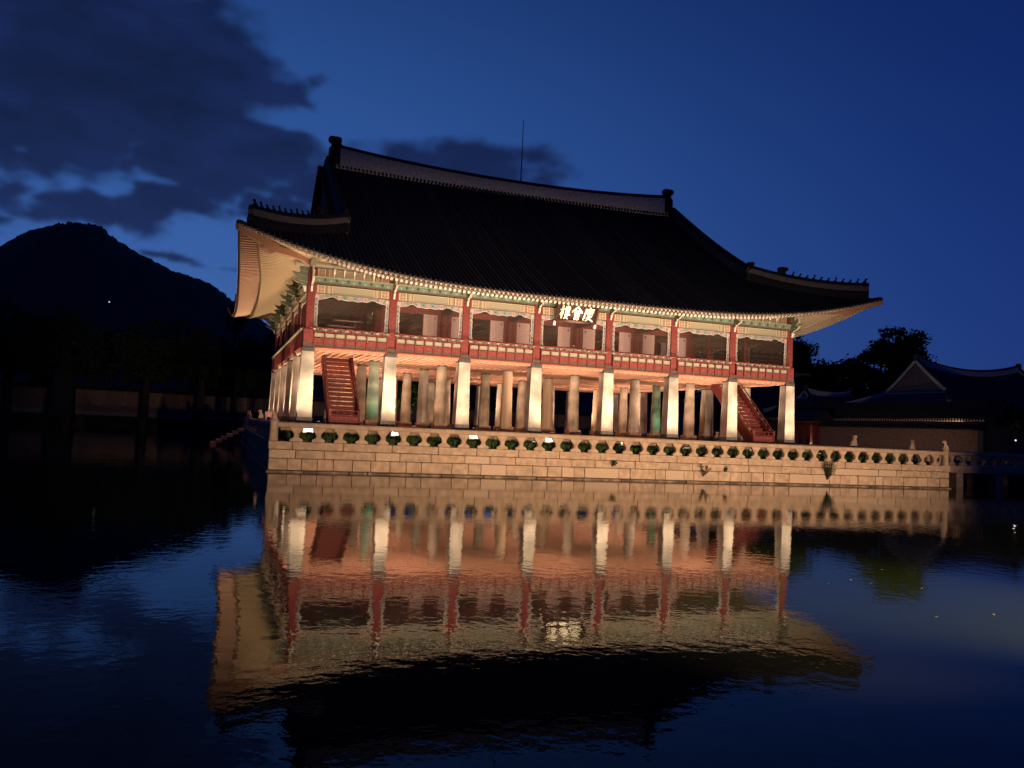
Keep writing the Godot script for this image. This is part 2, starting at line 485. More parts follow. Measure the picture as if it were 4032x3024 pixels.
func lights() -> void:
	# uplights in the planting along the front, one before each pillar
	for i in 8:
		var t := thing("floodlight", Vector3(XS[i], TF, 3.6), "black floodlight in the planting before the %s front pillar from the left corner" % ORD[i], "floodlight", "floodlights before the front pillars")
		head(t, Vector3(0, 0.26, 0), Vector3(XS[i], 6.2, 0.3), 46.0, 72.0 * [1.0, 1.12, 0.92, 1.05, 0.96, 1.15, 1.0, 0.88][i], WARM)
		var gl := MB.new()
		gl.prism(T(0, 0.42, -0.55), PackedVector2Array([Vector2(-0.3, -0.1), Vector2(0.3, -0.1), Vector2(0.25, 0.12), Vector2(-0.25, 0.12)]), 0.02)
		gl.box(Vector3(0, 0.16, -0.56), Vector3(0.04, 0.3, 0.02))
		shape("lamp_screen", gl, lens_mat(Color(1.0, 0.88, 0.66), 1.1), t)
	# and along the west side
	for i in range(0, 6):
		var t := thing("floodlight", Vector3(-1.75, TF, ZS[i]), "black floodlight on the west terrace beside the %s side pillar from the front corner" % ORD[i], "floodlight", "floodlights along the west side")
		head(t, Vector3(0, 0.26, 0), Vector3(-0.2, 6.4, ZS[i]), 34.0, 45.0, WARM)
	# wide lamps that wash the eaves and the upper storey
	for i in 4:
		var x: float = [2.5, 12.2, 22.0, 31.8][i]
		var t := thing("wide_floodlight", Vector3(x, TF, 6.6), "wide floodlight in the planting before the %s front bay from the left" % ORD[i * 2], "floodlight", "wide floodlights that wash the eaves")
		head(t, Vector3(0, 0.26, 0), Vector3(x, 10.6, 1.0), 58.0, 32.0, Color(1.0, 0.84, 0.66), 1.2)
	for i in 2:
		var z: float = [-5.0, -19.0][i]
		var t := thing("wide_floodlight", Vector3(-2.0, TF, z), ["wide floodlight on the west terrace near the front corner", "wide floodlight on the west terrace towards the back corner"][i], "floodlight", "wide floodlights that wash the eaves")
		head(t, Vector3(0, 0.26, 0), Vector3(-2.6, 11.0, z), 62.0, 62.0, Color(1.0, 0.72, 0.44), 1.2)
	# low lamps between the inner pillars that light the coffered ceiling
	var k := 0
	for x in [2.4, 7.3, 17.1, 27.0, 32.0]:
		for z in [-2.8, -13.4, -21.5]:
			k += 1
			var t := thing("ceiling_uplight", Vector3(x, PF, z), "small uplight on the stone floor under the coffers, %s row, %s" % ["front" if z > -5.0 else ("middle" if z > -15.0 else "back"), ["by the left stair", "third bay", "middle bay", "sixth bay", "by the right stair"][(k - 1) / 3]], "floodlight", "uplights under the coffered ceiling")
			head(t, Vector3(0, 0.16, 0), Vector3(x, 6.7, z - 0.4), 75.0, 72.0, Color(1.0, 0.66, 0.45), 0.7)
	# greenish lamps beside two inner pillars
	for i in 2:
		var x: float = [4.95, 29.46][i]
		var z: float = [-5.3, -10.5][i]
		var t := thing("green_uplight", Vector3(x + 0.3, PF, z + 3.0), ["green tinted uplight before the inner pillar right of the left stair", "green tinted uplight before the inner pillar left of the right stair"][i], "floodlight", "green tinted uplights")
		head(t, Vector3(0, 0.16, 0), Vector3(x, 4.9, z + 0.2), 38.0, 11.0, Color(0.15, 1.0, 0.5), 0.7)
	# lamp rack on the near bank, which lights the stone wall of the island
	var r := thing("floodlight_rack", Vector3(18, 0.85, 54), "steel rack of floodlights on the near bank aimed at the island wall", "floodlight rack")
	for i in 8:
		var x := 2.5 + i * 4.75
		head(r, Vector3(x - 18.0, 1.2, 0), Vector3(x, 3.4 if i < 7 else 0.5, 6.0), 17.0 if i < 7 else 11.0, 930.0 if i < 7 else 620.0, AMBER, 1.5)
	# lamp low on the near bank to the right, which shines into the murky water
	var g := thing("pond_lamp", Vector3(12.2, 0.85, 48.2), "lamp on the near bank to the right that shines into the murky water", "floodlight")
	head(g, Vector3(0, 3.2, 0), Vector3(7.6, 0.0, 40.8), 24.0, 680.0, Color(1.0, 0.95, 0.22))
	# lamp added to brighten the letters of the name board
	var nb := thing("added_sign_lamp", Vector3(16.95, 8.02, 0.36), "added lamp on the railing that brightens the name board", "lamp")
	head(nb, Vector3(0, 0.08, 0.2), Vector3(16.95, 10.3, 0.95), 31.0, 42.0, Color(1.0, 0.8, 0.48), 0.45)
	# unseen lamps added to lift the dark inside of the upper hall
	for i in 3:
		var x: float = [7.3, 17.2, 27.0][i]
		var t := thing("added_hall_lamp", Vector3(x, 7.06, -15.5), "added lamp on the floor inside the inner ring of doors, %s" % ["left", "middle", "right"][i], "lamp", "added lamps inside the inner hall")
		head(t, Vector3(0, 0.2, 0), Vector3(x, 11.0, -13.0), 80.0, 14.0, Color(1.0, 0.62, 0.4), 0.7)
	for i in 3:
		var x: float = [8.0, 17.2, 26.5][i]
		var t := thing("added_hall_lamp", Vector3(x, 7.06, -8.5), "added lamp on the upper floor of the hall, %s" % ["left", "middle", "right"][i], "lamp", "added lamps inside the upper hall")
		head(t, Vector3(0, 0.2, 0), Vector3(x, 11.0, -6.5), 80.0, 11.0, Color(1.0, 0.6, 0.4), 0.7)

# ---------------------------------------------------------------- water and island
func water() -> void:
	var f := FastNoiseLite.new()
	f.seed = 4
	f.frequency = 0.16
	f.fractal_octaves = 2
	var b := MB.new()
	var y := func(x: float, z: float) -> float: return 0.004 * f.get_noise_2d(x, z * 1.3)
	b.sheet(300, 190, func(u: float, v: float) -> Vector3:
		var x := lerpf(-110.0, 130.0, u)
		var z := lerpf(52.0, -82.0, v)
		return Vector3(x, y.call(x, z), z))
	kind(shape("water", b, M["water"], self), "structure")
	var g := MB.new()
	g.box(Vector3(0, -3.0, 0), Vector3(6000, 0.2, 6000))
	kind(shape("ground", g, M["ground"], self), "structure")
	# banks
	var e := MB.new()
	e.box(Vector3(10, -1.0, -282), Vector3(2400, 5.0, 400))
	e.box(Vector3(1058, -1.0, -15), Vector3(2000, 4.9, 134))
	e.box(Vector3(-1090, -1.0, -15), Vector3(2000, 4.9, 134))
	e.box(Vector3(-16, -1.2, 84.9), Vector3(148, 4.1, 74))
	kind(shape("pond_bank", e, M["ground"], self), "structure")

func courses() -> Array:
	return [
		[1.06, 1.45, 0.05, [-2.5, -1.41, 0.99, 3.35, 5.68, 7.69, 9.95, 12.24, 14.62, 16.96, 19.3, 21.66, 23.96, 26.26, 28.7, 30.85, 33.11, 35.13, 37.24, 39.12]],
		[0.65, 1.055, 0.0, [-2.45, -1.24, 0.1, 2.56, 3.76, 5.34, 7.09, 8.43, 9.81, 11.51, 12.98, 14.35, 16.76, 18.84, 20.34, 22.71, 24.05, 26.28, 28.4, 30.1, 31.83, 33.43, 34.81, 37.58, 39.07]],
		[0.1, 0.645, 0.0, [-2.45, -1.59, -0.94, -0.2, 0.56, 1.47, 2.35, 3.3, 4.1, 4.87, 6.44, 7.3, 7.97, 9.33, 10.79, 11.62, 12.44, 13.14, 13.75, 15.77, 16.47, 18.01, 18.63, 19.81, 20.45, 22.04, 22.82, 23.57, 24.27, 25.08, 25.82, 26.86, 28.56, 29.75, 30.56, 31.25, 31.88, 32.64, 33.2, 33.77, 34.46, 35.39, 36.48, 37.32, 38.3, 39.07]],
		[-0.4, 0.085, 0.1, [-2.55, -0.8, 1.3, 2.2, 4.4, 5.9, 8.1, 9.9, 11.0, 13.6, 15.9, 17.4, 19.9, 22.2, 23.8, 26.1, 28.9, 30.4, 32.7, 34.9, 36.8, 39.17]]]

func terrace() -> void:
	var root := Node3D.new()
	put(root, "island_terrace", self)
	tag(root, "pale granite terrace wall of coursed blocks standing in the pond", "stone terrace")
	var core := MB.new()
	core.box(Vector3(18.3, -0.3, -13.9), Vector3(41.3, 3.42, 47.6))
	shape("core", core, M["joint"], root)
	var soil := MB.new()
	soil.box(Vector3(18.3, 1.43, -13.9), Vector3(40.6, 0.03, 46.9))
	shape("terrace_floor", soil, M["soil"], root)
	var mats := [M["granite"], M["granite"], M["granite_pale"], M["granite_rosy"], M["granite_stained"]]
	var ci := 0
	for c in courses():
		ci += 1
		var js: Array = c[3]
		for i in js.size() - 1:
			var w: float = js[i + 1] - js[i] - 0.022
			var b := MB.new()
			var jog := rng.randf_range(-0.018, 0.018)
			b.block(Transform3D(Basis(Vector3.BACK, rng.randf_range(-0.004, 0.004)), Vector3((js[i] + js[i + 1]) / 2, (c[0] + c[1]) / 2, 9.85 + c[2] + jog)), Vector3(w, c[1] - c[0] - 0.022, 0.5), rng.randf_range(0.012, 0.028))
			var pick := 0 if ci == 1 else rng.randi() % 5
			if ci == 4:
				pick = 4
			shape("stone", b, M["granite_wet_shaded"] if ci == 4 else mats[pick], root)
		# the west face: a darker stone colour carries its shade
		var z := 9.55
		while z > -36.0:
			var l := rng.randf_range(0.9, 1.9) * (1.6 if ci == 1 or ci == 4 else 1.0)
			var b := MB.new()
			b.block(T(-2.2 - c[2], (c[0] + c[1]) / 2, z - l / 2), Vector3(0.5, c[1] - c[0] - 0.014, l - 0.018), 0.02)
			shape("stone", b, M["granite_wet_shaded"], root)
			z -= l
	# the platform the pillars stand on
	var p := MB.new()
	p.box(Vector3(CX, 1.8, CZ), Vector3(36.9, 0.66, 30.7))
	shape("platform", p, M["granite_dark"], root)
	var x := -1.4
	while x < 35.7:
		var l := minf(rng.randf_range(1.6, 3.0), 35.77 - x)
		if l < 0.5:
			break
		var b := MB.new()
		b.block(T(x + l / 2, 1.96, 1.25), Vector3(l - 0.015, 0.38, 0.6), 0.02)
		shape("platform_stone", b, mats[rng.randi() % 5], root)
		var b2 := MB.new()
		b2.block(T(x + l / 2, 1.6, 1.15), Vector3(l - 0.015, 0.32, 0.6), 0.02)
		shape("platform_stone", b2, mats[rng.randi() % 5], root)
		x += l
	# boat steps on the west side
	for k in 6:
		var b := MB.new()
		b.block(T(-2.9 - 0.42 * k, 1.3 - 0.24 * k, -24.0), Vector3(0.5, 0.26, 3.4), 0.02)
		shape("step", b, M["granite"], root)

func baluster_mesh() -> ArrayMesh:
	var half := [[0.0, 0.285], [0.04, 0.305], [0.1, 0.295], [0.145, 0.22], [0.185, 0.14], [0.25, 0.11], [0.34, 0.115], [0.42, 0.15], [0.5, 0.215], [0.56, 0.265], [0.61, 0.295], [0.66, 0.305]]
	var poly := PackedVector2Array()
	for h in half:
		poly.append(Vector2(h[1], h[0]))
	for i in range(half.size() - 1, -1, -1):
		poly.append(Vector2(-half[i][1], half[i][0]))
	var b := MB.new()
	b.prism(T(0, 0, 0), poly, 0.17)
	var inner := PackedVector2Array()
	for q in poly:
		inner.append(Vector2(q.x * 0.8, clampf(q.y, 0.02, 0.63)))
	b.prism(T(0, 0, 0), inner, 0.22)
	return b.mesh()

func beast(root: Node3D, h: float, face: float) -> void:
	# a seated stone animal, carved in one piece; face turns it about y
	var t := Transform3D(Basis(Vector3.UP, face), Vector3.ZERO)
	var b := MB.new()
	b.tube([t * Vector3(-0.1 * h, 0, 0), t * Vector3(-0.08 * h, 0.25 * h, 0), t * Vector3(0.02 * h, 0.5 * h, 0), t * Vector3(0.06 * h, 0.68 * h, 0)], [0.26 * h, 0.27 * h, 0.2 * h, 0.15 * h], 9)
	b.tube([t * Vector3(-0.1 * h, 0.72 * h, 0), t * Vector3(0.02 * h, 0.8 * h, 0), t * Vector3(0.16 * h, 0.83 * h, 0), t * Vector3(0.29 * h, 0.86 * h, 0)], [0.1 * h, 0.18 * h, 0.15 * h, 0.09 * h], 9)
	b.tube([t * Vector3(0.1 * h, 0.72 * h, 0), t * Vector3(0.26 * h, 0.73 * h, 0)], [0.1 * h, 0.06 * h], 7)
	for s in [-1.0, 1.0]:
		b.tube([t * Vector3(0.06 * h, 0.5 * h, s * 0.12 * h), t * Vector3(0.17 * h, 0.25 * h, s * 0.12 * h), t * Vector3(0.17 * h, 0.04 * h, s * 0.12 * h), t * Vector3(0.25 * h, 0.02 * h, s * 0.12 * h)], [0.09 * h, 0.075 * h, 0.07 * h, 0.05 * h], 7)
		b.tube([t * Vector3(-0.12 * h, 0.22 * h, s * 0.16 * h), t * Vector3(0.04 * h, 0.12 * h, s * 0.2 * h), t * Vector3(0.1 * h, 0.03 * h, s * 0.2 * h)], [0.14 * h, 0.1 * h, 0.06 * h], 7)
		b.tube([t * Vector3(-0.04 * h, 0.9 * h, s * 0.11 * h), t * Vector3(-0.07 * h, 1.0 * h, s * 0.12 * h)], [0.055 * h, 0.02 * h], 5)
	b.box(Vector3(0, 0.03, 0), Vector3(0.5 * h, 0.08, 0.5 * h))
	shape("body", b, M["granite_pale"], root)

func rail_run(root: Node3D, from: Vector3, to: Vector3, n: int, first: float, bal: ArrayMesh, m: Material) -> void:
	# a run of balusters under a faceted hand rail, from one end to the other
	var d := (to - from).normalized()
	var turn := Basis(d, Vector3.UP, d.cross(Vector3.UP))
	var length := from.distance_to(to)
	for i in n:
		part("baluster", bal, [m, m, M["granite_rosy"], M["granite"]][rng.randi() % 4], root, Transform3D(turn, from + d * (first + 1.03 * i) - root.position))
	var s := 0.0
	while s < length - 0.2:
		var l := minf(rng.randf_range(3.7, 4.6), length - s)
		if length - s - l < 1.0:
			l = length - s
		var b := MB.new()
		var pts := [from + d * (s + 0.006) + Vector3.UP * 0.77 - root.position, from + d * (s + l - 0.006) + Vector3.UP * 0.77 - root.position]
		b.tube(pts, [0.14, 0.14], 8)
		shape("rail", b, m, root)
		s += l

func balustrades() -> void:
	var bal := baluster_mesh()
	var g: Material = M["granite"]
	var r := thing("front_balustrade", Vector3(18, TF, 10.0), "pale stone balustrade along the front edge of the island, with flared balusters", "balustrade")
	rail_run(r, Vector3(-2.12, TF, 10.0), Vector3(38.6, TF, 10.0), 39, 0.88, bal, g)
	for x in [-2.28, 38.78]:
		var b := MB.new()
		b.lathe(T(x - 18, 0, 0), [Vector2(0.24, 0), Vector2(0.22, 0.1), Vector2(0.2, 0.5), Vector2(0.2, 0.93), Vector2(0.24, 0.97), Vector2(0.2, 1.02), Vector2(0.0, 1.03)], 8)
		shape("post", b, g, r)
	for i in 2:
		var x: float = [-2.28, 38.78][i]
		var s := thing("stone_beast", Vector3(x, TF + 1.02, 10.0), ["carved stone animal on the left corner post of the front balustrade", "carved stone animal on the right corner post of the front balustrade"][i], "statue", "stone animals on the balustrade posts")
		beast(s, [0.4, 0.58][i], [2.6, 2.6][i])
	var w := thing("west_balustrade", Vector3(-2.25, TF, -12), "stone balustrade in shade along the west edge of the island", "balustrade")
	rail_run(w, Vector3(-2.25, TF, -22.0), Vector3(-2.25, TF, 9.75), 30, 0.8, bal, g)
	rail_run(w, Vector3(-2.25, TF, -36.0), Vector3(-2.25, TF, -26.0), 9, 0.8, bal, g)
	for z in [-4.0, -22.0, -26.0]:
		var b := MB.new()
		b.lathe(T(0, 0, z + 12), [Vector2(0.22, 0), Vector2(0.2, 0.5), Vector2(0.2, 0.93), Vector2(0.24, 0.97), Vector2(0.0, 1.03)], 8)
		shape("post", b, g, w)
		var s := thing("stone_beast", Vector3(-2.25, TF + 1.02, z), {-4.0: "carved stone animal on the west balustrade nearest the front corner", -22.0: "carved stone animal on the post in front of the boat steps", -26.0: "carved stone animal on the post behind the boat steps"}[z], "statue", "stone animals on the balustrade posts")
		beast(s, 0.5, PI)
	var e := thing("east_balustrade", Vector3(38.78, TF, -12), "stone balustrade along the east edge of the island, open at the bridge", "balustrade")
	rail_run(e, Vector3(38.78, TF, 9.8), Vector3(38.78, TF, 7.4), 2, 0.7, bal, g)
	rail_run(e, Vector3(38.78, TF, 1.8), Vector3(38.78, TF, -15.6), 16, 0.9, bal, g)
	for i in 3:
		var z: float = [7.25, 1.88, -15.75][i]
		var b := MB.new()
		b.lathe(T(0.1, 0, z + 12), [Vector2(0.26, 0), Vector2(0.22, 0.5), Vector2(0.22, 0.8), Vector2(0.27, 0.85), Vector2(0.0, 0.9)], 8)
		shape("post", b, g, e)
		var s := thing("stone_beast", Vector3(38.88, TF + 0.88, z), ["carved stone animal on the near gate post of the bridge", "bright carved stone animal with raised head on the far gate post of the bridge", "small carved stone animal seen between the last two front pillars"][i], "statue", "stone animals on the balustrade posts")
		beast(s, [0.7, 0.9, 0.78][i], [0.5, 0.15, 0.2][i])
	# the bridge to the east bank
	var br := thing("stone_bridge", Vector3(39.3, 0, 4.57), "dim stone bridge with balustrade from the island to the right bank", "bridge")
	for i in 6:
		var b := MB.new()
		b.block(T(1.7 + 3.1 * i, 1.18, 2.72), Vector3(3.08, 0.5, 0.5), 0.03)
		shape("deck_stone", b, M["granite_stained"], br)
	var dk := MB.new()
	dk.box(Vector3(9.4, 1.2, 0), Vector3(18.5, 0.4, 5.0))
	shape("deck", dk, M["granite_dark"], br)
	for i in 5:
		for s in [-1.0, 1.0]:
			var b := MB.new()
			b.block(T(3.7 + 3.6 * i, -0.6, s * 2.5), Vector3(0.62, 3.1, 0.62), 0.04)
			shape("pier", b, M["granite_stained"], br)
	rail_run(br, Vector3(39.3, TF, 7.27), Vector3(57.8, TF, 7.27), 17, 0.9, bal, M["granite_stained"])
	rail_run(br, Vector3(39.3, TF, 1.87), Vector3(57.8, TF, 1.87), 17, 0.9, bal, M["granite_stained"])

func planting() -> void:
	# low planting on the terrace behind the balustrade
	var leaf := MB.new()
	for k in 3:
		var a := TAU * k / 3.0
		var o := Vector3(cos(a), 0, sin(a))
		var s := Vector3(-sin(a), 0, cos(a)) * 0.03
		leaf.tri(o * 0.01 - s, o * 0.01 + s, o * 0.09 + Vector3.UP * 0.3)
		leaf.tri(o * 0.01 - s * 0.8 + Vector3.UP * 0.06, o * 0.01 + s * 0.8 + Vector3.UP * 0.06, o * 0.16 + Vector3.UP * 0.16)
	var mm := MultiMesh.new()
	mm.transform_format = MultiMesh.TRANSFORM_3D
	mm.mesh = leaf.mesh()
	var ts := []
	for i in 26000:
		var p := Vector3(rng.randf_range(-1.6, 38.2), 1.44, rng.randf_range(1.9, 9.6))
		if i % 3 == 0:
			p.z = rng.randf_range(7.2, 9.5)
		var near := false
		for x in XS:
			if Vector2(p.x - x, p.z - 3.4).length() < 0.62 or (absf(p.x - x) < 0.5 and p.z < 3.7):
				near = true
		for x in [2.5, 12.2, 22.0, 31.8]:
			if Vector2(p.x - x, p.z - 6.4).length() < 0.6:
				near = true
		if near:
			continue
		var h := rng.randf_range(0.9, 1.4) * (0.95 + 0.3 * sin(p.x * 0.9) * sin(p.z * 1.3 + p.x * 0.3) + 0.15 * sin(p.x * 3.1))
		ts.append(Transform3D(Basis(Vector3.UP, rng.randf() * TAU).scaled(Vector3(1.2, h, 1.2)), p))
	mm.instance_count = ts.size()
	for i in ts.size():
		mm.set_instance_transform(i, ts[i])
	var g := MultiMeshInstance3D.new()
	g.multimesh = mm
	g.material_override = M["leaf"]
	put(g, "grass", self)
	tag(g, "dark green tufted planting on the island behind the front balustrade", "grass")
	kind(g, "stuff")

func weed(at: Vector3, h: float, n: int, label: String) -> void:
	# a small plant that grows out of a joint in the wall
	var t := thing("wall_plant", at, label, "plant", "plants growing from the terrace wall")
	var st := MB.new()
	var lv := MB.new()
	for k in n:
		var a := rng.randf_range(-0.9, 0.9)
		var tip := Vector3(sin(a) * h * 0.5, h * rng.randf_range(0.45, 1.0), rng.randf_range(0.05, 0.22))
		var mid := tip * 0.5 + Vector3(0, 0.03, 0.06)
		st.tube([Vector3(0, 0, -0.05), mid, tip], [0.012, 0.008, 0.004], 4)
		for j in 9:
			var f := rng.randf_range(0.25, 1.0)
			var p := Vector3.ZERO.lerp(mid, f * 2.0) if f < 0.5 else mid.lerp(tip, f * 2.0 - 1.0)
			var d := Vector3(rng.randf_range(-1, 1), rng.randf_range(-0.4, 0.7), rng.randf_range(0, 0.7)).normalized() * rng.randf_range(0.07, 0.13)
			var s := d.cross(Vector3(rng.randf(), rng.randf(), 1)).normalized() * 0.03
			lv.quad(p, p + d * 0.5 + s, p + d, p + d * 0.5 - s)
	shape("stem", st, M["bark"], t)
	var o := shape("leaves", lv, M["leaf_dark"], t)
	kind(o, "stuff")

# ---------------------------------------------------------------- pavilion
func eave(dc: float) -> float:
	return 10.52 + 2.15 * pow(maxf(0.0, 1.0 - dc / 18.7), 2.8)

func inset(dc: float) -> float:
	return 0.35 * (1.0 - pow(maxf(0.0, 1.0 - dc / 18.7), 2.0))

func rise(d: float) -> float:
	var t := d / 18.5
	return t - 0.06 * sin(PI * t)

# side frames: 0 front, 1 west, 2 back, 3 east; u runs along the side, w outwards
func side_frame(s: int) -> Transform3D:
	match s:
		0: return T(0, 0, 0)
		1: return Transform3D(Basis(Vector3(0, 0, 1), Vector3.UP, Vector3(-1, 0, 0)), Vector3(0, 0, ZS[5]))
		2: return Transform3D(Basis(Vector3(-1, 0, 0), Vector3.UP, Vector3(0, 0, -1)), Vector3(XS[7], 0, ZS[5]))
	return Transform3D(Basis(Vector3(0, 0, -1), Vector3.UP, Vector3(1, 0, 0)), Vector3(XS[7], 0, 0))

func side_us(s: int) -> Array:
	var o := []
	match s:
		0: o = XS.duplicate()
		2:
			for i in range(7, -1, -1): o.append(XS[7] - XS[i])
		1:
			for i in range(5, -1, -1): o.append(ZS[i] - ZS[5])
		3:
			for i in 6: o.append(-ZS[i])
	return o

# half the length of a side's eaves and the middle of it, in u
func side_half(s: int) -> float:
	return EX if s % 2 == 0 else EZ

func side_mid(s: int) -> float:
	return CX if s % 2 == 0 else -CZ

# a point of the roof surface of side s: u along, d in from the eaves corner line
func roof_at(s: int, u: float, d: float, lift := 0.0) -> Vector3:
	var dc := side_half(s) - absf(u - side_mid(s))
	var t := d / 18.5
	var e := eave(dc) + 0.14
	return Vector3(u, e + (RIDGE - e) * rise(d) + lift, 4.4 - inset(dc) * (1.0 - t) - d)

func pillars(root: Node3D) -> void:
	var sq := MB.new()
	sq.taper(Vector3.ZERO, 0.48, 4.38, 0.43, 0.355)
	var sqm := sq.mesh()
	var pl := MB.new()
	pl.block(T(0, 0.23, 0), Vector3(0.93, 0.5, 0.93), 0.025)
	var plm := pl.mesh()
	var cp := MB.new()
	cp.block(T(0, 4.5, 0), Vector3(0.76, 0.24, 0.76), 0.02)
	cp.block(T(0, 4.375, 0), Vector3(0.7, 0.05, 0.7), 0.01)
	var cpm := cp.mesh()
	var rd := MB.new()
	rd.lathe(T(0, 0, 0), [Vector2(0.44, 0.44), Vector2(0.425, 1.0), Vector2(0.39, 2.5), Vector2(0.335, 4.4)], 20)
	var rdm := rd.mesh()
	var rc := MB.new()
	rc.lathe(T(0, 0, 0), [Vector2(0.0, 4.4), Vector2(0.36, 4.4), Vector2(0.36, 4.58), Vector2(0, 4.58)], 16)
	var rcm := rc.mesh()
	var mats := [M["granite_pillar"], M["granite_brown"], M["granite_pale"], M["granite_brown"]]
	for i in 8:
		for j in 6:
			var outer := i == 0 or i == 7 or j == 0 or j == 5
			var a := T(XS[i], PF, ZS[j])
			var m: Material = M["granite_pillar"] if outer else (M["granite_green_lit"] if (i == 1 and j == 1) or (i == 6 and j == 2) else mats[(i * 3 + j * 5) % 4])
			var p := part("stone_pillar", sqm if outer else rdm, m, root, a)
			part("cap", cpm if outer else rcm, M["cap_grey"], p)
			part("plinth", plm, M["granite_dark"] if outer else M["granite_stained"], p)  # dark outer plinths stand in for the foot the lamps leave unlit

func floor_and_ceiling(root: Node3D) -> void:
	var fl := MB.new()
	fl.box(Vector3(CX, 6.92, CZ), Vector3(35.0, 0.24, 28.85))
	shape("upper_floor", fl, M["brown_wood"], root)
	var cb := MB.new()
	cb.box(Vector3(CX, 6.785, CZ), Vector3(34.9, 0.022, 28.75))
	shape("ceiling_board", cb, M["ceiling_board"], root)
	# the coffers: bars both ways, with heavier beams on the pillar lines
	var bars := MB.new()
	var cross := MB.new()
	var n := 0
	var x := -0.2
	while x < 34.6:
		bars.box(Vector3(x, 6.69, CZ), Vector3(0.1, 0.17, 28.7))
		x += 0.46
	var z := 0.2
	while z > -28.5:
		cross.box(Vector3(CX, 6.7205, z), Vector3(34.8, 0.107, 0.14))
		z -= 0.46
	kind(shape("coffer_bars", bars, M["ceiling_bar"], root), "stuff")
	kind(shape("coffer_cross_bars", cross, M["ceiling_cross"], root), "stuff")
	var knobs := MB.new()
	var i := 0
	x = 0.03
	while x < 34.4:
		z = -0.03
		while z > -28.4:
			knobs.box(Vector3(x, 6.768, z), Vector3(0.22, 0.012, 0.22))
			z -= 0.46
		x += 0.46
	kind(shape("coffer_flowers", knobs, M["brown_beam"], root), "stuff")
	# girders on the pillar lines
	for j in 6:
		var b := MB.new()
		b.box(Vector3(CX, 6.68, ZS[j]), Vector3(34.6, 0.16, 0.22))
		shape("girder", b, M["pink_wood"], root)

func wood_posts(root: Node3D) -> void:
	var p := MB.new()
	p.block(T(0, 2.3, 0), Vector3(0.47, 4.62, 0.47), 0.03)
	var pm := p.mesh()
	var q := MB.new()
	q.lathe(T(0, 0, 0), [Vector2(0.31, 0.0), Vector2(0.29, 4.0)], 16)
	var qm := q.mesh()
	for i in 8:
		for j in 6:
			var outer := i == 0 or i == 7 or j == 0 or j == 5
			if outer:
				part("post", pm, M["red_wood"], root, T(XS[i], 6.78, ZS[j]))
			elif j == 1 or j == 4 or i == 1 or i == 6:
				part("inner_post", qm, M["red_dark"], root, T(XS[i], 7.0, ZS[j]))
	var c := MB.new()
	c.block(T(0, 0, 0), Vector3(0.64, 1.1, 0.64), 0.03)
	for x in [XS[0], XS[7]]:
		for z in [ZS[0], ZS[5]]:
			shape("post_skirt", c, M["red_wood"], root, T(x, 7.34, z))

